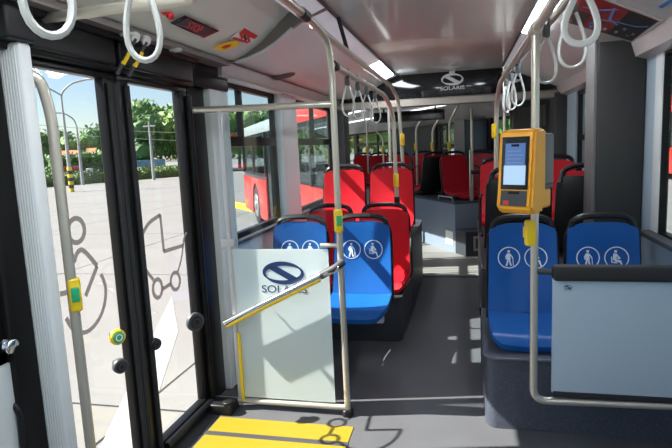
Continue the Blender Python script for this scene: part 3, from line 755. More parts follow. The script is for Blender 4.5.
# ------------------------------------------------------------------ podiums
def podium(name, poly, z0, z1, label, mm='podium_grey', lip=True):
    r = empty(name, (sum(p[0] for p in poly)/len(poly), sum(p[1] for p in poly)/len(poly), z0), label, 'platform')
    B().prism([(x, y, z0) for x, y in poly], (0, 0, z1-z0)).obj('body', mm, r)
    if lip: B().tube([(x, y, z1-.006) for x, y in poly], .010, 8, closed=True).obj('lip', mm, r)
    return r
def rnd(x, y, r, a0, a1, n=6): return [(x+r*math.cos(a0+(a1-a0)*k/n), y+r*math.sin(a0+(a1-a0)*k/n)) for k in range(n+1)]
podium('seat_podium', rnd(.155, 2.745, .06, PI, 1.5*PI)+[(1.034, 2.685), (1.034, 3.52), (.095, 3.52)], .002, .375, 'speckled grey podium under the right blue seats')
podium('seat_podium', [(.11, 3.53), (1.034, 3.53), (1.034, 5.86), (.14, 5.86)], .002, .63, 'tall dark podium under the right red seats', 'podium_dark')
podium('seat_podium', rnd(-.52, 3.91, .06, 1.5*PI, 2*PI)+[(-.445, 4.60), (-1.445, 4.60), (-1.445, 3.85)], .002, .335, 'dark podium under the low red seats', 'podium_dark')
podium('seat_podium', [(-1.445, 4.61), (-.445, 4.61), (-.445, 5.80), (-.52, 5.87), (-1.445, 5.87)], .002, .64, 'tall dark podium under the two tall red seats', 'podium_dark')
br = empty('seat_bracket', (-1.0, 3.6, 0), 'pale bracket carrying the left blue seats', 'bracket')
B().box(-1.45, -.52, 3.36, 3.42, .305, .343, .005).obj('crossbar', 'white_trim', br)
B().box(-.80, -.74, 3.42, 3.86, .28, .34, .006).obj('arm', 'dark_grey', br); B().box(-1.25, -1.19, 3.42, 3.86, .28, .34, .006).obj('arm', 'dark_grey', br)
# dark column
dc = empty('equipment_column', (.91, 3.7, .9), 'tall dark grey column behind the right blue window seat', 'column')
B().box(.785, 1.045, 3.58, 3.78, .64, 2.0, .006).obj('front_panel', 'box_dark', dc)
B().box(.765, .785, 3.585, 3.82, .64, 2.02, .004).obj('side_panel', 'box_side', dc)
# route map boards on sloping ceiling
rn = Vector((-.2, 0, -.44)).normalized(); r0 = Vector((.75, 0, 2.085))
def rq(x, y): return at_plane(x, y, r0, rn)
def board(px, label, mm):
    c = sum((rq(*p) for p in px), Vector())/4
    r = empty('route_map', c, label, 'poster')
    B().prism([rq(*p)+rn*.002 for p in px], rn*.006).obj('frame', 'ceiling_side', r)
    ins = [(c_[0]*.92+sum(p[0] for p in px)/4*.08, c_[1]*.92+sum(p[1] for p in px)/4*.08) for c_ in px]
    pr = B().prism([rq(*p)+rn*.0085 for p in ins], rn*.001).obj('print', mm, r)
    def uv(u, v):
        a = Vector(ins[0])*(1-u)+Vector(ins[3])*u; b_ = Vector(ins[1])*(1-u)+Vector(ins[2])*u; p = a*(1-v)+b_*v; return rq(p.x, p.y)+rn*.010
    return r, pr, uv
bd, pr_, uv = board([(563, 21), (581, -12), (664, 19.5), (634, 41.5)], 'dark red route map on the ceiling over the right seats', 'map_red')
def uvq(uv, u0, u1, v0, v1): return B().prism([uv(u0, v0), uv(u1, v0), uv(u1, v1), uv(u0, v1)], rn*.0006)
uvq(uv, .62, .99, .02, .98).obj('map_block', 'map_dark', pr_)
uvq(uv, .02, .25, .02, .45).obj('map_block', 'map_dark', pr_)
uvq(uv, .0, .035, .0, 1).obj('map_stripe', 'red_text', pr_)
for u, v, mm in ((.40, .06, 'map_pale'), (.52, .10, 'map_pale'), (.68, .12, 'map_pale'), (.74, .30, 'map_pale'), (.86, .10, 'map_pale'), (.90, .22, 'map_pale'), (.33, .05, 'map_blue'), (.12, .06, 'map_blue'), (.02, .04, 'yellow_plastic')):
    uvq(uv, u, u+.045, v, v+.09).obj('map_square', mm, pr_)
for P in ([(.3, .15), (.4, .4), (.62, .5), (.85, .55), (.97, .7)], [(.45, .9), (.5, .5), (.65, .4)], [(.1, .6), (.3, .65), (.5, .9)]):
    b = B(); ribbon(b, [uv(*p) for p in P], .012, rn, .0008); b.obj('map_line', 'map_blue', pr_)
bd2, pr2, uv2 = board([(592, -14), (625, -50), (720, -20), (674, 17)], 'pale route map on the ceiling at the top right edge', 'map_pale')
for P in ([(.1, .3), (.4, .35), (.6, .6)], [(.45, .05), (.6, .4), (.9, .5)], [(.8, .1), (.85, .6)]):
    b = B(); ribbon(b, [uv2(*p) for p in P], .02, rn, .0008); b.obj('map_line', 'map_blue', pr2)

# ------------------------------------------------------------------ header at the joint
hdz = empty('header_panel', (-.1, 6.2, 1.88), 'glossy black ceiling header with silver oval emblem before the rear section', 'header')
B().box(-.82, .66, 6.2, 6.26, 1.955, 2.235, .004).obj('panel', 'header_black', hdz)
B().prism([(-1.46, 6.19, 1.955), (-1.46, 6.15, 1.94), (-1.46, 6.15, 1.875), (-1.46, 6.26, 1.865), (-1.46, 6.26, 1.955)], (2.51, 0, 0)).obj('beam', 'beam_beige', hdz)
B().prism([(-1.46, 6.2, 1.95), (-.82, 6.2, 1.95), (-.82, 6.2, 2.24), (-.95, 6.2, 2.16), (-1.46, 6.2, 2.02)], (0, .06, 0)).obj('side_plate', 'header_black', hdz)
B().prism([(1.05, 6.2, 1.95), (.66, 6.2, 1.95), (.66, 6.2, 2.2), (1.05, 6.2, 2.0)], (0, .06, 0)).obj('side_plate', 'header_black', hdz)
emblem(frame_M((-.11, 6.198, 2.135), (1, 0, 0), (0, 0, 1)), .12, hdz, 'logo_grey', True, 'logo_grey')
emblem(frame_M((.52, 6.198, 2.10), (1, 0, 0), (0, 0, 1)), .09, hdz, 'logo_grey', False)
B().box(-.14, -.08, 6.17, 6.2, 2.20, 2.22, .003).obj('clip', 'logo_grey', hdz)

# ------------------------------------------------------------------ rear section (bent to the left)
PHI = math.radians(30)
O = Vector((1.03, 7.2, 0)); es = Vector((-math.sin(PHI), math.cos(PHI), 0)); en = Vector((-math.cos(PHI), -math.sin(PHI), 0))
MR = Matrix(((-en.x, es.x, 0, O.x), (-en.y, es.y, 0, O.y), (0, 0, 1, 0), (0, 0, 0, 1)))   # local x = -n, y = s
def RB(): return B(MR)
f2 = tag(B().prism([(-1.5, 5.885, -.1), (1.08, 5.885, -.1), (1.05, 7.15, -.1), (-.2, 7.9, -.1), (-1.5, 7.3, -.1)], (0, 0, .102)).obj('floor_joint', 'turntable', None, False), 'brownish ribbed turntable floor of the pleated joint', None, None, 'structure')
f2.name = 'floor'
b = B()
for k in range(16): b.box(-.9, .5, 5.93+.085*k, 5.945+.085*k, .0, .006)
b.obj('ribs', 'turntable', f2)
B().box(-.9, .2, 5.87, 5.90, .0, .01, .003).obj('joint_cover', 'dark_grey', f2)
tag(RB().box(-2.50, .08, .35, 9.9, -.10, .001).obj('floor', 'floor_vinyl', None, False), 'grey floor of the rear bus section', None, None, 'structure')
c2 = tag(RB().box(-2.50, .08, .72, 9.9, 2.0, 2.09).obj('ceiling', 'ceiling_grey', None, False), 'pale ceiling of the rear bus section', None, None, 'structure')
RB().prism([(-.02, .74, 1.78), (-.02, .74, 2.005), (-.62, .74, 2.005), (-.30, .74, 1.90)], (0, 9.15, 0)).obj('side_panel', 'ceiling_side', c2, False)
RB().prism([(-2.46, .74, 1.84), (-2.46, .74, 2.005), (-1.86, .74, 2.005), (-2.18, .74, 1.92)], (0, 9.15, 0)).obj('side_panel', 'ceiling_side', c2, False)
wrr = tag(RB().box(0, .08, .70, 9.9, -.3, .95).box(0, .08, .70, 9.9, 1.78, 2.09).box(0, .08, 1.28, 2.2, .95, 1.78).box(0, .08, 2.86, 4.7, .95, 1.78).box(0, .08, 7.3, 7.5, .95, 1.78).box(0, .08, 9.7, 9.9, .95, 1.78)
          .obj('wall_right', 'dark_grey', None, False), 'dark side wall of the rear bus section', None, None, 'structure')
# outer left side of the rear section, seen through the side windows
wlr = tag(RB().box(-2.52, -2.46, .70, 4.9, -.1, .90).box(-2.52, -2.46, 6.05, 9.9, -.1, .90).box(-2.52, -2.46, .70, 9.9, 1.84, 2.09).box(-2.52, -2.46, 3.45, 3.65, .9, 1.84).box(-2.52, -2.46, 4.78, 4.9, .9, 1.84).box(-2.52, -2.46, 6.05, 6.2, .9, 1.84).box(-2.52, -2.46, 9.75, 9.9, .9, 1.84)
          .obj('wall_left', 'dark_grey', None, False), 'inner lining of the rear section wall on the left', None, None, 'structure')
def ext(name, s0, s1, z0, z1, mm, n0=-2.56, n1=-2.522, bv=.008): return RB().box(n0, n1, s0, s1, z0, z1, bv).obj(name, mm, wlr)
for a, c in ((.75, 1.9), (1.91, 3.4), (3.41, 4.88)): ext('skirt_panel', a, c, -.12, .90, 'bus_red')
ext('skirt_panel', 6.08, 7.10, -.12, .80, 'bus_red'); ext('skirt_panel', 8.32, 9.9, -.12, .80, 'bus_red')
WS = 7.71
apts = [(7.10, -.12), (7.10, .80), (8.32, .80), (8.32, -.12)]+[(WS+.55*math.cos(t*PI/12), .13+.55*math.sin(t*PI/12)) for t in range(0, 13)]
RB().prism([(-2.56, a, z) for a, z in apts], (.04, 0, 0)).obj('wheel_arch', 'bus_red', wlr, False)
RB().box(-2.46, -2.0, 7.05, 8.37, -.12, .72).obj('wheel_housing', 'tyre', wlr)
wh = B(MR).disc((-2.42, WS, .13), (-1, 0, 0), .48, .26, 32, .05).obj('wheel', 'tyre', wlr)
B(MR).disc((-2.545, WS, .13), (-1, 0, 0), .29, .03, 24, .01).obj('rim', 'rim', wh)
B(MR).disc((-2.565, WS, .13), (-1, 0, 0), .11, .06, 14, .02).obj('hub', 'rim', wh)
for a, c, mm in ((.72, 4.2, 'bus_red'), (4.21, 9.9, 'bus_white')): ext('roof_edge', a, c, 1.86, 2.30 if mm == 'bus_red' else 2.09, mm)
RB().box(-2.52, -.1, .72, 4.2, 2.091, 2.60, .05).obj('roof_fairing', 'bus_red', wlr)
for a in (.74, 1.98, 3.45, 4.84, 6.08, 7.9, 9.80): ext('window_post', a, a+.07, .90, 1.86, 'stripe_black')
dL = tag(RB().box(-2.53, -2.50, 4.93, 5.48, .02, 1.84).obj('door_3', 'glass_window', None, False), 'glazed rear section door ahead of the wheel seen from outside', None, None, 'structure')
for a in (4.93, 5.44, 5.98): RB().box(-2.55, -2.49, a, a+.05, .0, 1.85).obj('door_post', 'dark_frame', dL)
RB().box(-2.53, -2.50, 5.50, 5.98, .02, 1.84).obj('pane', 'glass_window', dL)
tag(RB().box(-2.50, .08, 9.9, 9.98, -.12, 1.0).box(-2.50, .08, 9.9, 9.98, 1.75, 2.09).obj('wall_back', 'dark_grey', None, False), 'dark end wall at the very back of the bus', None, None, 'structure')
def rwin(name, s0, s1, label, z0=.95, z1=1.8, mull=(), tz=None, n=0):
    r = empty(name, MR @ Vector((n+.03, (s0+s1)/2, z0)), label, None, None, 'structure')
    q = RB().box(n+.01, n+.05, s0, s0+.04, z0, z1).box(n+.01, n+.05, s1-.04, s1, z0, z1).box(n+.01, n+.05, s0, s1, z0, z0+.04).box(n+.01, n+.05, s0, s1, z1-.04, z1)
    for mm in mull: q.box(n+.01, n+.05, mm-.02, mm+.02, z0, z1)
    if tz: q.box(n+.01, n+.05, s0, s1, tz-.03, tz+.03)
    q.obj('window_frame', 'dark_frame', r); RB().box(n+.027, n+.033, s0+.03, s1-.03, z0+.03, z1-.03).obj('pane', 'glass_window', r)
rwin('window_8', .72, 1.28, 'narrow window of the rear section just behind the ticket reader', z1=1.78)
rwin('window_9', 2.2, 2.86, 'window of the rear section above the far red seats', mull=(2.62,), tz=1.40, z1=1.78)
rwin('window_10', 4.7, 7.3, 'green lit window of the rear section near the very back', tz=1.5, mull=(5.9,), z1=1.78)
rwin('window_13', 7.5, 9.7, 'last side window of the rear section', z1=1.78)
rwin('window_11', .76, 3.45, 'left rear section window nearest the pleated joint, seen from outside', n=-2.55, z0=.9, z1=1.84, mull=(2.0,)); rwin('window_12', 6.2, 9.75, 'left rear section window above the wheel, seen from outside', n=-2.55, z0=.9, z1=1.84, mull=(7.95,))
rwin('window_14', 3.65, 4.78, 'left rear section window ahead of the far door', n=-2.55, z0=.9, z1=1.84)
# pleated parts
def pleats(pts, z0, z1, name, label, mm, amp=.035, per=.07, pale=None):
    """zigzag wall through 2d points"""
    P = []; L = 0; pts = [Vector((*p, 0)) for p in pts]
    for a, c in zip(pts, pts[1:]):
        d = c-a; n = max(2, int(d.length/per)*2); nn = Vector((-d.y, d.x, 0)).normalized()
        for k in range(n): P.append(a+d*k/n+nn*(amp if (k % 2) else 0))
    P.append(pts[-1])
    b = B(); vs = []; fs = []
    for p in P: vs += [(p.x, p.y, z0), (p.x, p.y, z1)]
    N = len(P)
    for i in range(N-1): fs.append((2*i, 2*i+2, 2*i+3, 2*i+1))
    th = Vector((pts[-1]-pts[0])); nn = Vector((-th.y, th.x, 0)).normalized()*.03
    vs2 = [Vector(v)-nn for v in vs]; m0 = len(vs)
    fs += [[m0+i for i in reversed(f)] for f in fs]
    for i in range(N-1): fs += [(2*i+1, 2*i+3, m0+2*i+3, m0+2*i+1), (2*i, m0+2*i, m0+2*i+2, 2*i+2)]
    fs += [(0, 1, m0+1, m0), (2*N-2, m0+2*N-2, m0+2*N-1, 2*N-1)]
    o = b.add(vs+vs2, fs).obj(name, mm, None, False)
    return tag(o, label, 'bellows')
q0 = MR @ Vector((0, .70, 0))
bl = pleats([(1.05, 6.44), (1.05, 7.15), (q0.x, q0.y)], -.1, 1.995, 'joint_bellows', 'dark pleated joint wall behind the ticket reader', 'bellows')
pal = B()
for k in range(12):
    t = k/11; x = 1.02+(q0.x-1.02)*t; y = 7.16+(q0.y-7.16)*t
    pal.box(x-.06, x-.03, y-.014, y+.014, 1.60, 1.86)
pal.obj('upper_pleats', 'bellows_pale', bl)
qL = MR @ Vector((-2.48, .70, 0))
pleats([(-1.46, 6.45), (qL.x, qL.y)], -.1, 1.995, 'joint_bellows', 'dark pleated joint wall on the left behind the tall red seats', 'bellows', -.035)
tag(B().box(-1.54, -1.33, 6.16, 6.44, 0, 1.92, .01).obj('joint_pillar', 'box_dark'), 'dark upright post before the pleated joint on the left', 'pillar')
tag(B().box(.93, 1.12, 6.10, 6.42, 0, 1.92, .01).obj('joint_pillar', 'box_dark'), 'dark upright post before the pleated joint on the right', 'pillar')
tag(B().prism([(-1.6, 6.27, 2.12), (1.1, 6.27, 2.12), (1.05, 7.25, 2.12), (q0.x, q0.y, 2.12), (qL.x, qL.y, 2.12), (-1.55, 6.6, 2.12)], (0, 0, .2)).obj('ceiling', 'bellows', None, False), 'dark pleated roof of the bus joint', None, None, 'structure')
q1 = MR @ Vector((-.05, 2.95, 0)); q2 = MR @ Vector((-.05, 4.6, 0))
pleats([(q1.x, q1.y), (q2.x, q2.y)], .9, 1.78, 'pleated_panel', 'dark green-grey pleated panel on the far side wall', 'bellows', .04, .12)
# display under ceiling
dsp = empty('ceiling_display', (-.7, 7.05, 1.76), 'dark bluish display box hanging under the ceiling past the header', 'display')
B().box(-1.12, -.225, 7.0, 7.08, 1.745, 1.875, .006).obj('case', 'dark_grey', dsp)
B().box(-1.10, -.245, 6.995, 7.0, 1.76, 1.86).obj('screen', 'screen_black', dsp)
for xx in (-1.0, -.35): B().box(xx, xx+.02, 7.02, 7.06, 1.87, 2.12).obj('hanger', 'dark_grey', dsp)
# rear podium + step
pd = empty('rear_podium', MR @ Vector((-.5, 2, 0)), 'pale grey podium side lit by the sun at the end of the aisle', 'platform')
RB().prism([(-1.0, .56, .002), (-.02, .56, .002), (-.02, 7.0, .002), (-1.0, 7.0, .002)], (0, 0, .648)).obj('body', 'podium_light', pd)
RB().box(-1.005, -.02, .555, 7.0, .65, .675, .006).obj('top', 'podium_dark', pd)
RB().tube([(-.93, .75, .67), (-.93, .75, .72), (-.93, 1.15, .72), (-.93, 1.15, .67)], .010, 8, .02).obj('hoop', 'steel', pd)
st = empty('step_box', MR @ Vector((-.6, .3, 0)), 'dark step box with a small framed plate before the far podium', 'step')
RB().prism([(-1.0, .30, .002), (-.30, .12, .002), (-.30, .55, .002), (-1.0, .55, .002)], (0, 0, .30)).obj('body', 'podium_dark', st)
RB().prism([(-1.01, .29, .302), (-.29, .11, .302), (-.29, .552, .302), (-1.01, .552, .302)], (0, 0, .02)).obj('tread', 'podium_grey', st)
a_ = Vector((-1.0, .30, 0)); d_ = Vector((.70, -.18, 0)).normalized(); nn_ = Vector((-.18, -.70, 0)).normalized()
Mst = MR @ Matrix(((d_.x, nn_.x, 0, a_.x), (d_.y, nn_.y, 0, a_.y), (0, 0, 1, 0), (0, 0, 0, 1)))
pl_ = B(Mst).box(.10, .20, 0, .006, .07, .26).obj('plate_frame', 'beam_beige', st)
B(Mst).box(.125, .175, .005, .008, .10, .23).obj('plate', 'dark_grey', pl_)
RB().box(-1.002, -1.006, .62, .82, .10, .28).obj('white_plate', 'sticker_white', pd)
# rear seats
def rput(s, n, z, rz, label):
    p = MR @ Vector((-n, s, z)); return put(red, p, PHI+rz, label, GR)
rput(.74, .63, .695, 0, 'red seat above the hoop on the far podium, facing the viewer')
rput(.74, .17, .695, 0, 'red seat right of the far podium pole, partly hidden by the ticket reader')
rput(2.2, .69, .695, PI, 'black-backed seat on the far podium, turned away')
rput(2.5, .72, .695, 0, 'red seat behind the black-backed far seat')
rput(2.5, .25, .695, 0, 'red far seat nearer the side wall behind the hoop seat')
rput(3.4, .72, .695, 0, 'red seat far back on the podium beside the pleated panel')
rput(4.3, .72, .695, 0, 'red seat farthest back beside the green window')
# grey tower in the rear
tw = empty('equipment_tower', MR @ Vector((-.15, 1.45, .67)), 'slate grey cabinet tower above the far red seats', 'cabinet')
RB().box(-.36, -.01, 1.35, 1.68, .676, 1.77, .01).obj('body', 'panel_slate', tw)
RB().box(-.385, -.361, 1.36, 1.67, .676, 1.78, .005).obj('edge', 'box_side', tw)
for n_, lab in ((.75, 'added light strip brightening the rear section above the far red seats'), (1.75, 'added light strip brightening the rear section farther from the far red seats')):  # strips added to brighten the rear section, no visible counterpart
    rl = empty('ceiling_light', MR @ Vector((-n_, 4, 1.99)), lab, 'light')
    RB().box(-n_-.06, -n_+.06, 1.0, 9.0, 1.985, 1.999).obj('housing', 'lamp_lens', rl)
    for a in (1.2, 4.0, 6.8): RB().box(-n_-.055, -n_+.055, a, a+2.0, 1.978, 1.985).obj('tube', 'rear_fill_light', rl)
# rear poles
def rpole(x, yb, yt, Y, label, btn=None, lean=(0, 0), zb=.66):
    pb_ = at(x, yb, 1, Y); pt = at(x, yt, 1, Y)
    r = empty('grab_pole', (pb_.x, pb_.y, zb), label, 'pole', 'poles of the rear section')
    top = pt+Vector((lean[0], 0, lean[1]))
    B().tube([(pt.x, Y, zb), pt, top], .0175, 10, .08).obj('rail', 'steel', r)
    B().tube([(pt.x, Y, zb), (pt.x, Y, zb+.05)], .028, 10).obj('foot', 'black_plastic', r)
    if btn: stopbutton(at(x-.5, btn, 1, Y-.02), r, (0, -1, 0), s=.97)
rpole(416, 165, 128, 9.3, 'pole with yellow button left of the other far leaning poles', 147, (.16, .22))
rpole(432.5, 165, 129, 8.7, 'pole with yellow button between two far leaning poles', 146, (.16, .22))
rpole(449.5, 165, 122, 8.0, 'pole with yellow button before the far side window', 146, (.14, .26))
rpole(471.5, 200, 110, 7.45, 'straight upright pole in front of the slate grey tower', None, (0, .02), .33)
rpole(383, 170, 138, 10.0, 'bent pole before the green window near the back', 150, (-.28, .28))
rpole(367, 170, 135, 11.0, 'thin pole before the leftmost green window at the back', 150, (0, .3))
gh = empty('grab_hoop', at(472, 170, 1, 7.4), 'steel hoop rail at the near corner of the far podium', 'rail')
B().tube([at(470, 150, 1, 7.42), at(470.5, 200, 1, 7.42), at(474, 209, 1, 7.42), at(482, 210, 1, 7.42)], .014, 10, .06).obj('rail', 'steel', gh)
bx = at(477, 172, 1, 7.4)
B().box(bx.x-.075, bx.x+.075, 7.39, 7.43, bx.z-.025, bx.z+.025, .005).obj('block', 'black_plastic', gh)

# ================================================================== OUTSIDE
GZ = -.35
gnd = tag(B().box(-140, 140, -110, 170, GZ-.35, GZ-.03).obj('ground', 'concrete_gap', None, False), 'pale concrete parking lot outside the bus', None, None, 'structure')
sm = None
nn = 0
for i in range(-9, 7):
    for j in range(-2, 13):
        if nn >= 300: break
        x0, y0 = i*4.0-2.3, j*4.0-.75
        if sm is None:
            o = B().box(x0+.012, x0+3.988, y0+.012, y0+3.988, GZ-.05, GZ).obj('slab', 'concrete', gnd, False, False); sm = (o, x0, y0)
        else:
            o = sm[0].copy(); COL.objects.link(o); o.parent = gnd; o.location = sm[0].location+Vector((x0-sm[1], y0-sm[2], 0))
        nn += 1
far = B()
for i in range(-26, 26):
    for j in range(-20, 34):
        if -9 <= i < 7 and -2 <= j < 13: continue
        x0, y0 = i*4.0-2.3, j*4.0-.75; far.box(x0+.012, x0+3.988, y0+.012, y0+3.988, GZ-.05, GZ)
tag(far.obj('far_slabs', 'concrete', gnd, False), None, None, None, 'stuff')
def gpt(x, y, dz=0): p = at(x, y, 2, GZ); return Vector((p.x, p.y, GZ+dz))
tag(B().prism([gpt(172, 296), gpt(178, 332), gpt(140, 452), gpt(98, 452)], (0, 0, .004)).obj('road_marking', 'road_white', None, False), 'white painted wedge on the concrete outside the doors', 'road marking')
# red articulated bus parked parallel
def red_bus(X, Y0, L, face, label, plain=False):
    r = empty('parked_bus', (X-face*1.25, Y0+L/2, GZ), label, 'bus')
    x1 = X; x0 = X-face*2.5; g = GZ
    def bx(a, c, y0, y1, z0, z1, bv=0): return B().box(a, c, y0, y1, g+z0, g+z1, bv)
    bx(x0, x1, Y0, Y0+L, 1.2, 2.75, .12).obj('glazing', 'bus_glass', r)
    wheels = [Y0+2.6, Y0+8.4, Y0+L-3.3]
    # lower red skirt with arches, one panel between each wheel, doors dark
    doors = [(Y0+.5, Y0+1.75), (Y0+3.6, Y0+4.9), (Y0+9.9, Y0+11.2)]
    y = Y0
    cuts = sorted([(a-.62, a+.62, 'w') for a in wheels]+[(a, c, 'd') for a, c in doors])
    for a, c, k in cuts+[(Y0+L, Y0+L, 'e')]:
        if a > y: bx(x0, x1+face*.02, y, a, .28, 1.25, .02).obj('skirt_panel', 'bus_red', r)
        if k == 'w':
            yc = (a+c)/2; pts = [(a, .28), (a, 1.25), (c, 1.25), (c, .28)]+[(yc+.54*math.cos(t*PI/10), .48+.54*math.sin(t*PI/10)) for t in range(0, 11)]
            B().prism([(x1+face*.02, py, g+pz_) for py, pz_ in pts], (-face*.06, 0, 0)).obj('wheel_arch', 'bus_red', r)
            wh = B().disc((x1-face*.16, yc, g+.48), (face, 0, 0), .48, .28, 28, .04).obj('wheel', 'tyre', r)
            B().disc((x1-face*.03, yc, g+.48), (face, 0, 0), .28, .05, 24, .02).obj('rim', 'rim', wh)
            B().disc((x1, yc, g+.48), (face, 0, 0), .10, .06, 12).obj('hub', 'dark_grey', wh)
            bx(x0, x1-face*.3, a, c, .28, 1.22).obj('wheel_housing', 'tyre', r)
        if k == 'd':
            dd = bx(x0, x1-face*.01, a, c, .28, 1.25).obj('door_panel', 'bus_glass', r)
            for yy in (a, (a+c)/2, c): bx(x1-face*.02, x1+face*.02, yy-.025, yy+.025, .28, 2.5).obj('door_post', 'pole_grey', dd)
        y = max(y, c)
    bx(x0-0, x1+face*.015, Y0, Y0+L, 2.55, 2.78, .05).obj('roof_band', 'bus_red' if plain else 'bus_white', r)
    bx(x0+face*.2, x1-face*.2, Y0+.5, Y0+L-.5, 2.75, 2.95, .08).obj('roof', 'bus_white', r)
    bx(x0+face*.1, x1-face*.06, Y0+5.2, Y0+L-1.5, 2.75, 3.25, .06).obj('roof_fairing', 'bus_red', r)
    for k in range(5):
        yy = Y0+5.4+k*1.5
        bx(x1-face*.01, x1+face*.02, yy, yy+.08, 1.2, 2.6).obj('window_post', 'stripe_black', r)
    bx(x1-.2, x1+.2, Y0-.04, Y0+.03, .45, .60, .01).obj('head_lamp', 'sticker_white', r) if False else None
    return r
red_bus(7.6, 17.5, 12, -1, 'red parked bus seen through the window at the right edge', True)
a, c = gpt(222, 204.5), gpt(280, 218.5)
tag(B().prism([a, c, c+Vector((.2, .3, 0)), a+Vector((.2, .3, 0))], (0, 0, .10)).obj('yellow_kerb', 'road_yellow', None, False), 'yellow kerb line on the lot under the rear wheel', 'kerb')
# trees
def crown(seed, mm, n=1500):
    rn_ = random.Random(seed); b = B()
    blobs = [(rn_.uniform(-.55, .55), rn_.uniform(-.55, .55), rn_.uniform(.25, .85), rn_.uniform(.28, .5)) for _ in range(11)]
    blobs += [(0, 0, .35, .6), (0, 0, .6, .5)]
    vs, fs = [], []
    for k in range(n):
        cx, cy, cz, R = rn_.choice(blobs)
        d = Vector((rn_.gauss(0, 1), rn_.gauss(0, 1), rn_.gauss(0, 1))).normalized()
        p = Vector((cx, cy, cz))+d*R*rn_.uniform(.75, 1.05)*Vector((1, 1, .62)).length/1.55
        p.z = cz+d.z*R*.55
        if p.z < .02: p.z = .02+rn_.random()*.1
        u = d.orthogonal().normalized(); u.rotate(Matrix.Rotation(rn_.random()*6.28, 3, d)); v = d.cross(u)
        d2 = Vector((rn_.gauss(0, .5), rn_.gauss(0, .5), rn_.gauss(0, .5)))
        u = (u+d2).normalized(); s = rn_.uniform(.045, .085)
        i = len(vs); vs += [p-u*s, p+v*s*.6, p+u*s, p-v*s*.6]; fs.append((i, i+1, i+2, i+3))
    # solid inner masses so that the crown is dense
    for cx, cy, cz, R in blobs:
        bm = bmesh.new(); bmesh.ops.create_icosphere(bm, subdivisions=2, radius=1)
        for q in bm.verts:
            j = rn_.uniform(.68, .86); q.co = Vector((cx+q.co.x*R*j, cy+q.co.y*R*j, max(.03, cz+q.co.z*R*.5*j)))
        bm.verts.index_update(); i = len(vs); vs += [q.co.copy() for q in bm.verts]; fs += [[i+q.index for q in f.verts] for f in bm.faces]; bm.free()
    b.add(vs, fs); return b
protos = []
for k, mm in enumerate(('leaf_a', 'leaf_b', 'leaf_c')):
    r = empty('leafy_tree')
    B().tube([(0, 0, -.02), (.02, .01, .3), (0, .02, .55)], [.035, .028, .015], 7).obj('trunk', 'bark', r, local=True)
    for k2 in range(3): pass
    b = crown(20+k, mm); b.v = [Vector((p.x*.62, p.y*.62, .12+p.z*.82)) for p in b.v]
    b.obj('crown', mm, r, False, local=True); protos.append([r, False])
GT = 'trees beyond the parking lot'
def tree(X, Y, h, k, label, wd=1.0):
    p = protos[k]; o = p[0] if not p[1] else copy_tree(p[0]); p[1] = True
    o.location = (X, Y, GZ); o.scale = (h*wd, h*wd, h); o.rotation_euler = (0, 0, random.random()*6.28)
    tag(o, label, 'tree', GT)
def tdir(px, dist): d = ray(px, 170); d.z = 0; d.normalize(); return d*dist
for px, dist, h, k, wd, lab in (
    (20, 52, 4.9, 0, .95, 'low green tree at the far left beyond the left door leaf'),
    (52, 54, 4.4, 1, 1.0, 'low dark green tree left of the striped lamp post'),
    (82, 53, 4.3, 0, 1.0, 'low green tree right behind the two lamp posts'),
    (112, 55, 4.8, 1, 1.0, 'low dark green tree behind the middle door posts'),
    (58, 46.5, 2.4, 1, 1.1, 'small dark bush left of the low houses behind the hedge'),
    (76, 47, 2.3, 1, 1.1, 'small dark bush in front of the low house, between the lamp posts'),
    (97, 46.5, 2.5, 1, 1.1, 'small dark bush right of the lamp posts behind the hedge'),
    (140, 54, 6.0, 1, .75, 'dark green tree at the left edge of the right door leaf'),
    (161, 58, 7.6, 0, .75, 'tall green tree above the plain grey pole'),
    (186, 57, 6.8, 2, .75, 'light green tree at the right edge of the right door leaf'),
    (214, 62, 7.0, 0, .75, 'green tree mostly hidden by the white door pillar'),
    (240, 66, 7.2, 2, .8, 'light green tree in the first side window beyond the door'),
    (268, 70, 7.4, 1, .8, 'dark green tree beside the pillar in the side window'),
    (300, 74, 9.6, 0, .8, 'green tree above the red roof edge in the second side window'),
    (360, 46, 7.5, 2, .9, 'light green tree in the leftmost window at the back of the bus'),
    (400, 48, 8, 0, .9, 'green tree behind the pleated panel at the back of the bus'),
    (446, 50, 8.5, 2, .9, 'light green tree in the far window above the red seats'),
    (500, 48, 9, 0, .9, 'green tree in the narrow far window beside the ticket reader'),
    (545, 44, 9, 1, .8, 'dark green tree behind the pleated joint wall'),
    (582, 42, 9, 2, .75, 'bright green tree in the small window left of the dark column'),
    (628, 40, 9, 0, .75, 'green tree hidden behind the dark column'),
    (672, 37, 9, 2, .75, 'bright green tree in the window at the right edge')):
    q = tdir(px, dist); tree(q.x, q.y, h, k, lab, wd)
# hedge
h1, h4 = gpt(30, 188.5), gpt(215, 173.5)
hg = B(); rn2 = random.Random(3); dv = h4-h1; n_ = Vector((-dv.y, dv.x, 0)).normalized()
M_ = frame_M(h1, dv, (0, 0, 1))
hg.add(*(lambda N: ([h1+dv*(i/N)+n_*o+Vector((0, 0, z*(.85+.3*rn2.random()))) for i in range(N+1) for (o, z) in ((-.0, 0), (-.05, .55), (.3, .85), (.8, .8), (1.0, 0))],
      [(5*i+j, 5*i+j+1, 5*i+5+j+1, 5*i+5+j) for i in range(N) for j in range(4)]))(90))
vs, fs = [], []
for k in range(5000):
    t = rn2.random(); p = h1+dv*t+n_*rn2.uniform(-.2, .9)+Vector((0, 0, rn2.uniform(.05, 1.0)))
    u = Vector((rn2.gauss(0, 1), rn2.gauss(0, 1), rn2.gauss(0, 1))).normalized(); v = u.orthogonal().normalized(); s = rn2.uniform(.05, .11); i = len(vs)
    vs += [p-u*s, p+v*s*.6, p+u*s, p-v*s*.6]; fs.append((i, i+1, i+2, i+3))
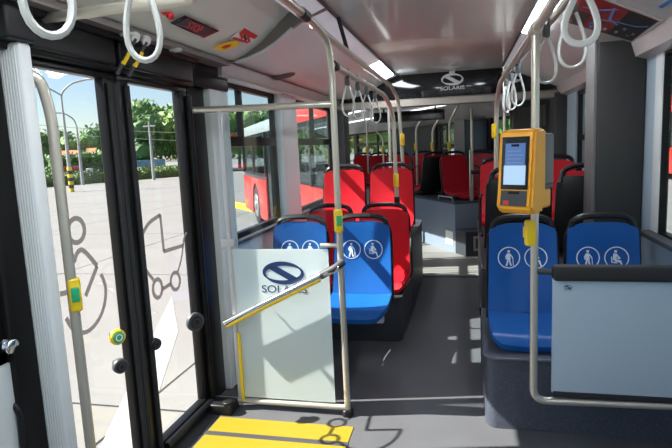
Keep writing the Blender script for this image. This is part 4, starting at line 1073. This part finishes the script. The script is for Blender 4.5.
hg.add(vs, fs); tag(hg.obj('hedge', 'hedge', None, False), 'low green hedge along the far edge of the parking lot', 'hedge')
# street poles
def lamp(px, yb, ytop, label, kind):
    p = gpt(px, yb); d = math.hypot(p.x, p.y)
    top = at(px, ytop, 1, p.y).z
    r = empty('street_lamp' if kind else 'utility_pole', p, label, 'pole')
    B().tube([p, p+Vector((0, 0, 1.4)), Vector((p.x, p.y, top))], [.12, .105, .06], 10).obj('mast', 'pole_grey', r)
    t = Vector((p.x, p.y, top))
    if kind == 1:
        for k in range(7):
            B().tube([p+Vector((0, 0, .2*k+.02)), p+Vector((0, 0, .2*k+.21))], .135, 10).obj('stripe', 'stripe_black' if k % 2 else 'stripe_yellow', r)
        B().tube([t, t+Vector((0, 0, 1.0)), t+Vector((.45, .35, 1.55)), t+Vector((1.1, .8, 1.75))], .05, 8, .3).obj('arm', 'pole_grey', r)
        B().tube([t+Vector((0, 0, .9)), t+Vector((-.5, -.35, 1.3)), t+Vector((-.9, -.6, 1.35))], .045, 8, .3).obj('arm', 'pole_grey', r)
        for q in (Vector((1.2, .87, 1.76)), Vector((-1.0, -.67, 1.36))): B().box(t.x+q.x-.24, t.x+q.x+.24, t.y+q.y-.09, t.y+q.y+.09, t.z+q.z-.04, t.z+q.z+.05, .02).obj('lamp_head', 'pole_grey', r)
    elif kind == 2:
        B().tube([t, t+Vector((-.1, -.05, .5)), t+Vector((-.6, -.4, .95)), t+Vector((-1.2, -.85, .95))], .05, 8, .3).obj('arm', 'pole_grey', r)
        B().box(t.x-1.5, t.x-.95, t.y-1.0, t.y-.75, t.z+.9, t.z+1.02, .03).obj('lamp_head', 'pole_grey', r)
    else:
        B().box(t.x-.5, t.x+.5, t.y-.04, t.y+.04, t.z-.4, t.z-.3).obj('crossarm', 'pole_grey', r)
    return r
lamp(72, 192, 111, 'tall lamp post with yellow and black striped base beyond the left door leaf', 1)
lamp(83, 185, 126, 'lamp post with one curved arm, right of the striped one', 2)
lamp(154, 180, 121, 'plain grey pole standing by the hedge beyond the right door leaf', 0)
# buildings & fence beyond hedge
def gp_at(px, dist): q = tdir(px, dist); return Vector((q.x, q.y, GZ))
def house(px0, px1, dist, h, mm, rm, name, label, cat, rh=.8):
    a, c = gp_at(px0, dist), gp_at(px1, dist); d = c-a; n = Vector((-d.y, d.x, 0)).normalized()*5
    r = empty(name, (a+c)/2, label, cat)
    B().prism([a, c, c+n, a+n], (0, 0, h)).obj('walls', mm, r, False)
    z = Vector((0, 0, h)); zz = Vector((0, 0, h+rh))
    if rm: B().prism([a+z-n*.05, a+n*1.05+z, a+n*.5+zz], d).obj('roof', rm, r, False)
    else:
        for k in range(1, 6): B().box((a+d*k/6).x-.04, (a+d*k/6).x+.04, (a+d*k/6).y-.06, (a+d*k/6).y+.06, GZ, GZ+h).obj('rib', mm, r)
    return r
house(62, 81, 44.5, 1.35, 'container_red', None, 'storage_container', 'dark red container behind the hedge left of the second lamp post', 'container')
house(86, 93, 44.5, 1.1, 'wall_pale', None, 'storage_container', 'white container behind the hedge right of the second lamp post', 'container')
house(63, 82, 49, 2.25, 'wall_pale', 'roof_orange', 'low_house', 'low house with orange roof among the trees', 'house', .45)
house(88, 99, 49, 2.25, 'wall_pale', 'roof_orange', 'low_house', 'small house with orange roof right of the lamp posts', 'house', .5)
house(128, 166, 51, 1.5, 'fence_blue', None, 'metal_fence', 'blue grey metal fence behind the hedge beyond the right door leaf', 'fence')
# overhead wires between the masts
for i, (a, c, lab) in enumerate((((60, 121), (215, 128), 'upper overhead wire crossing behind the doors'), ((60, 128), (215, 136), 'lower overhead wire crossing behind the doors'))):
    pa, pc = [CAMP+ray(*q).normalized()*d for q, d in ((a, 43), (c, 44))]
    dd = (pc-pa); pa = pa-dd*.6; pc = pc+dd*.6
    tag(B().tube([pa+(pc-pa)*(k/12)-Vector((0, 0, .5*(1-((k-6)/6)**2))) for k in range(13)], .018, 5).obj('overhead_wire', 'pole_grey'), lab, 'wire')
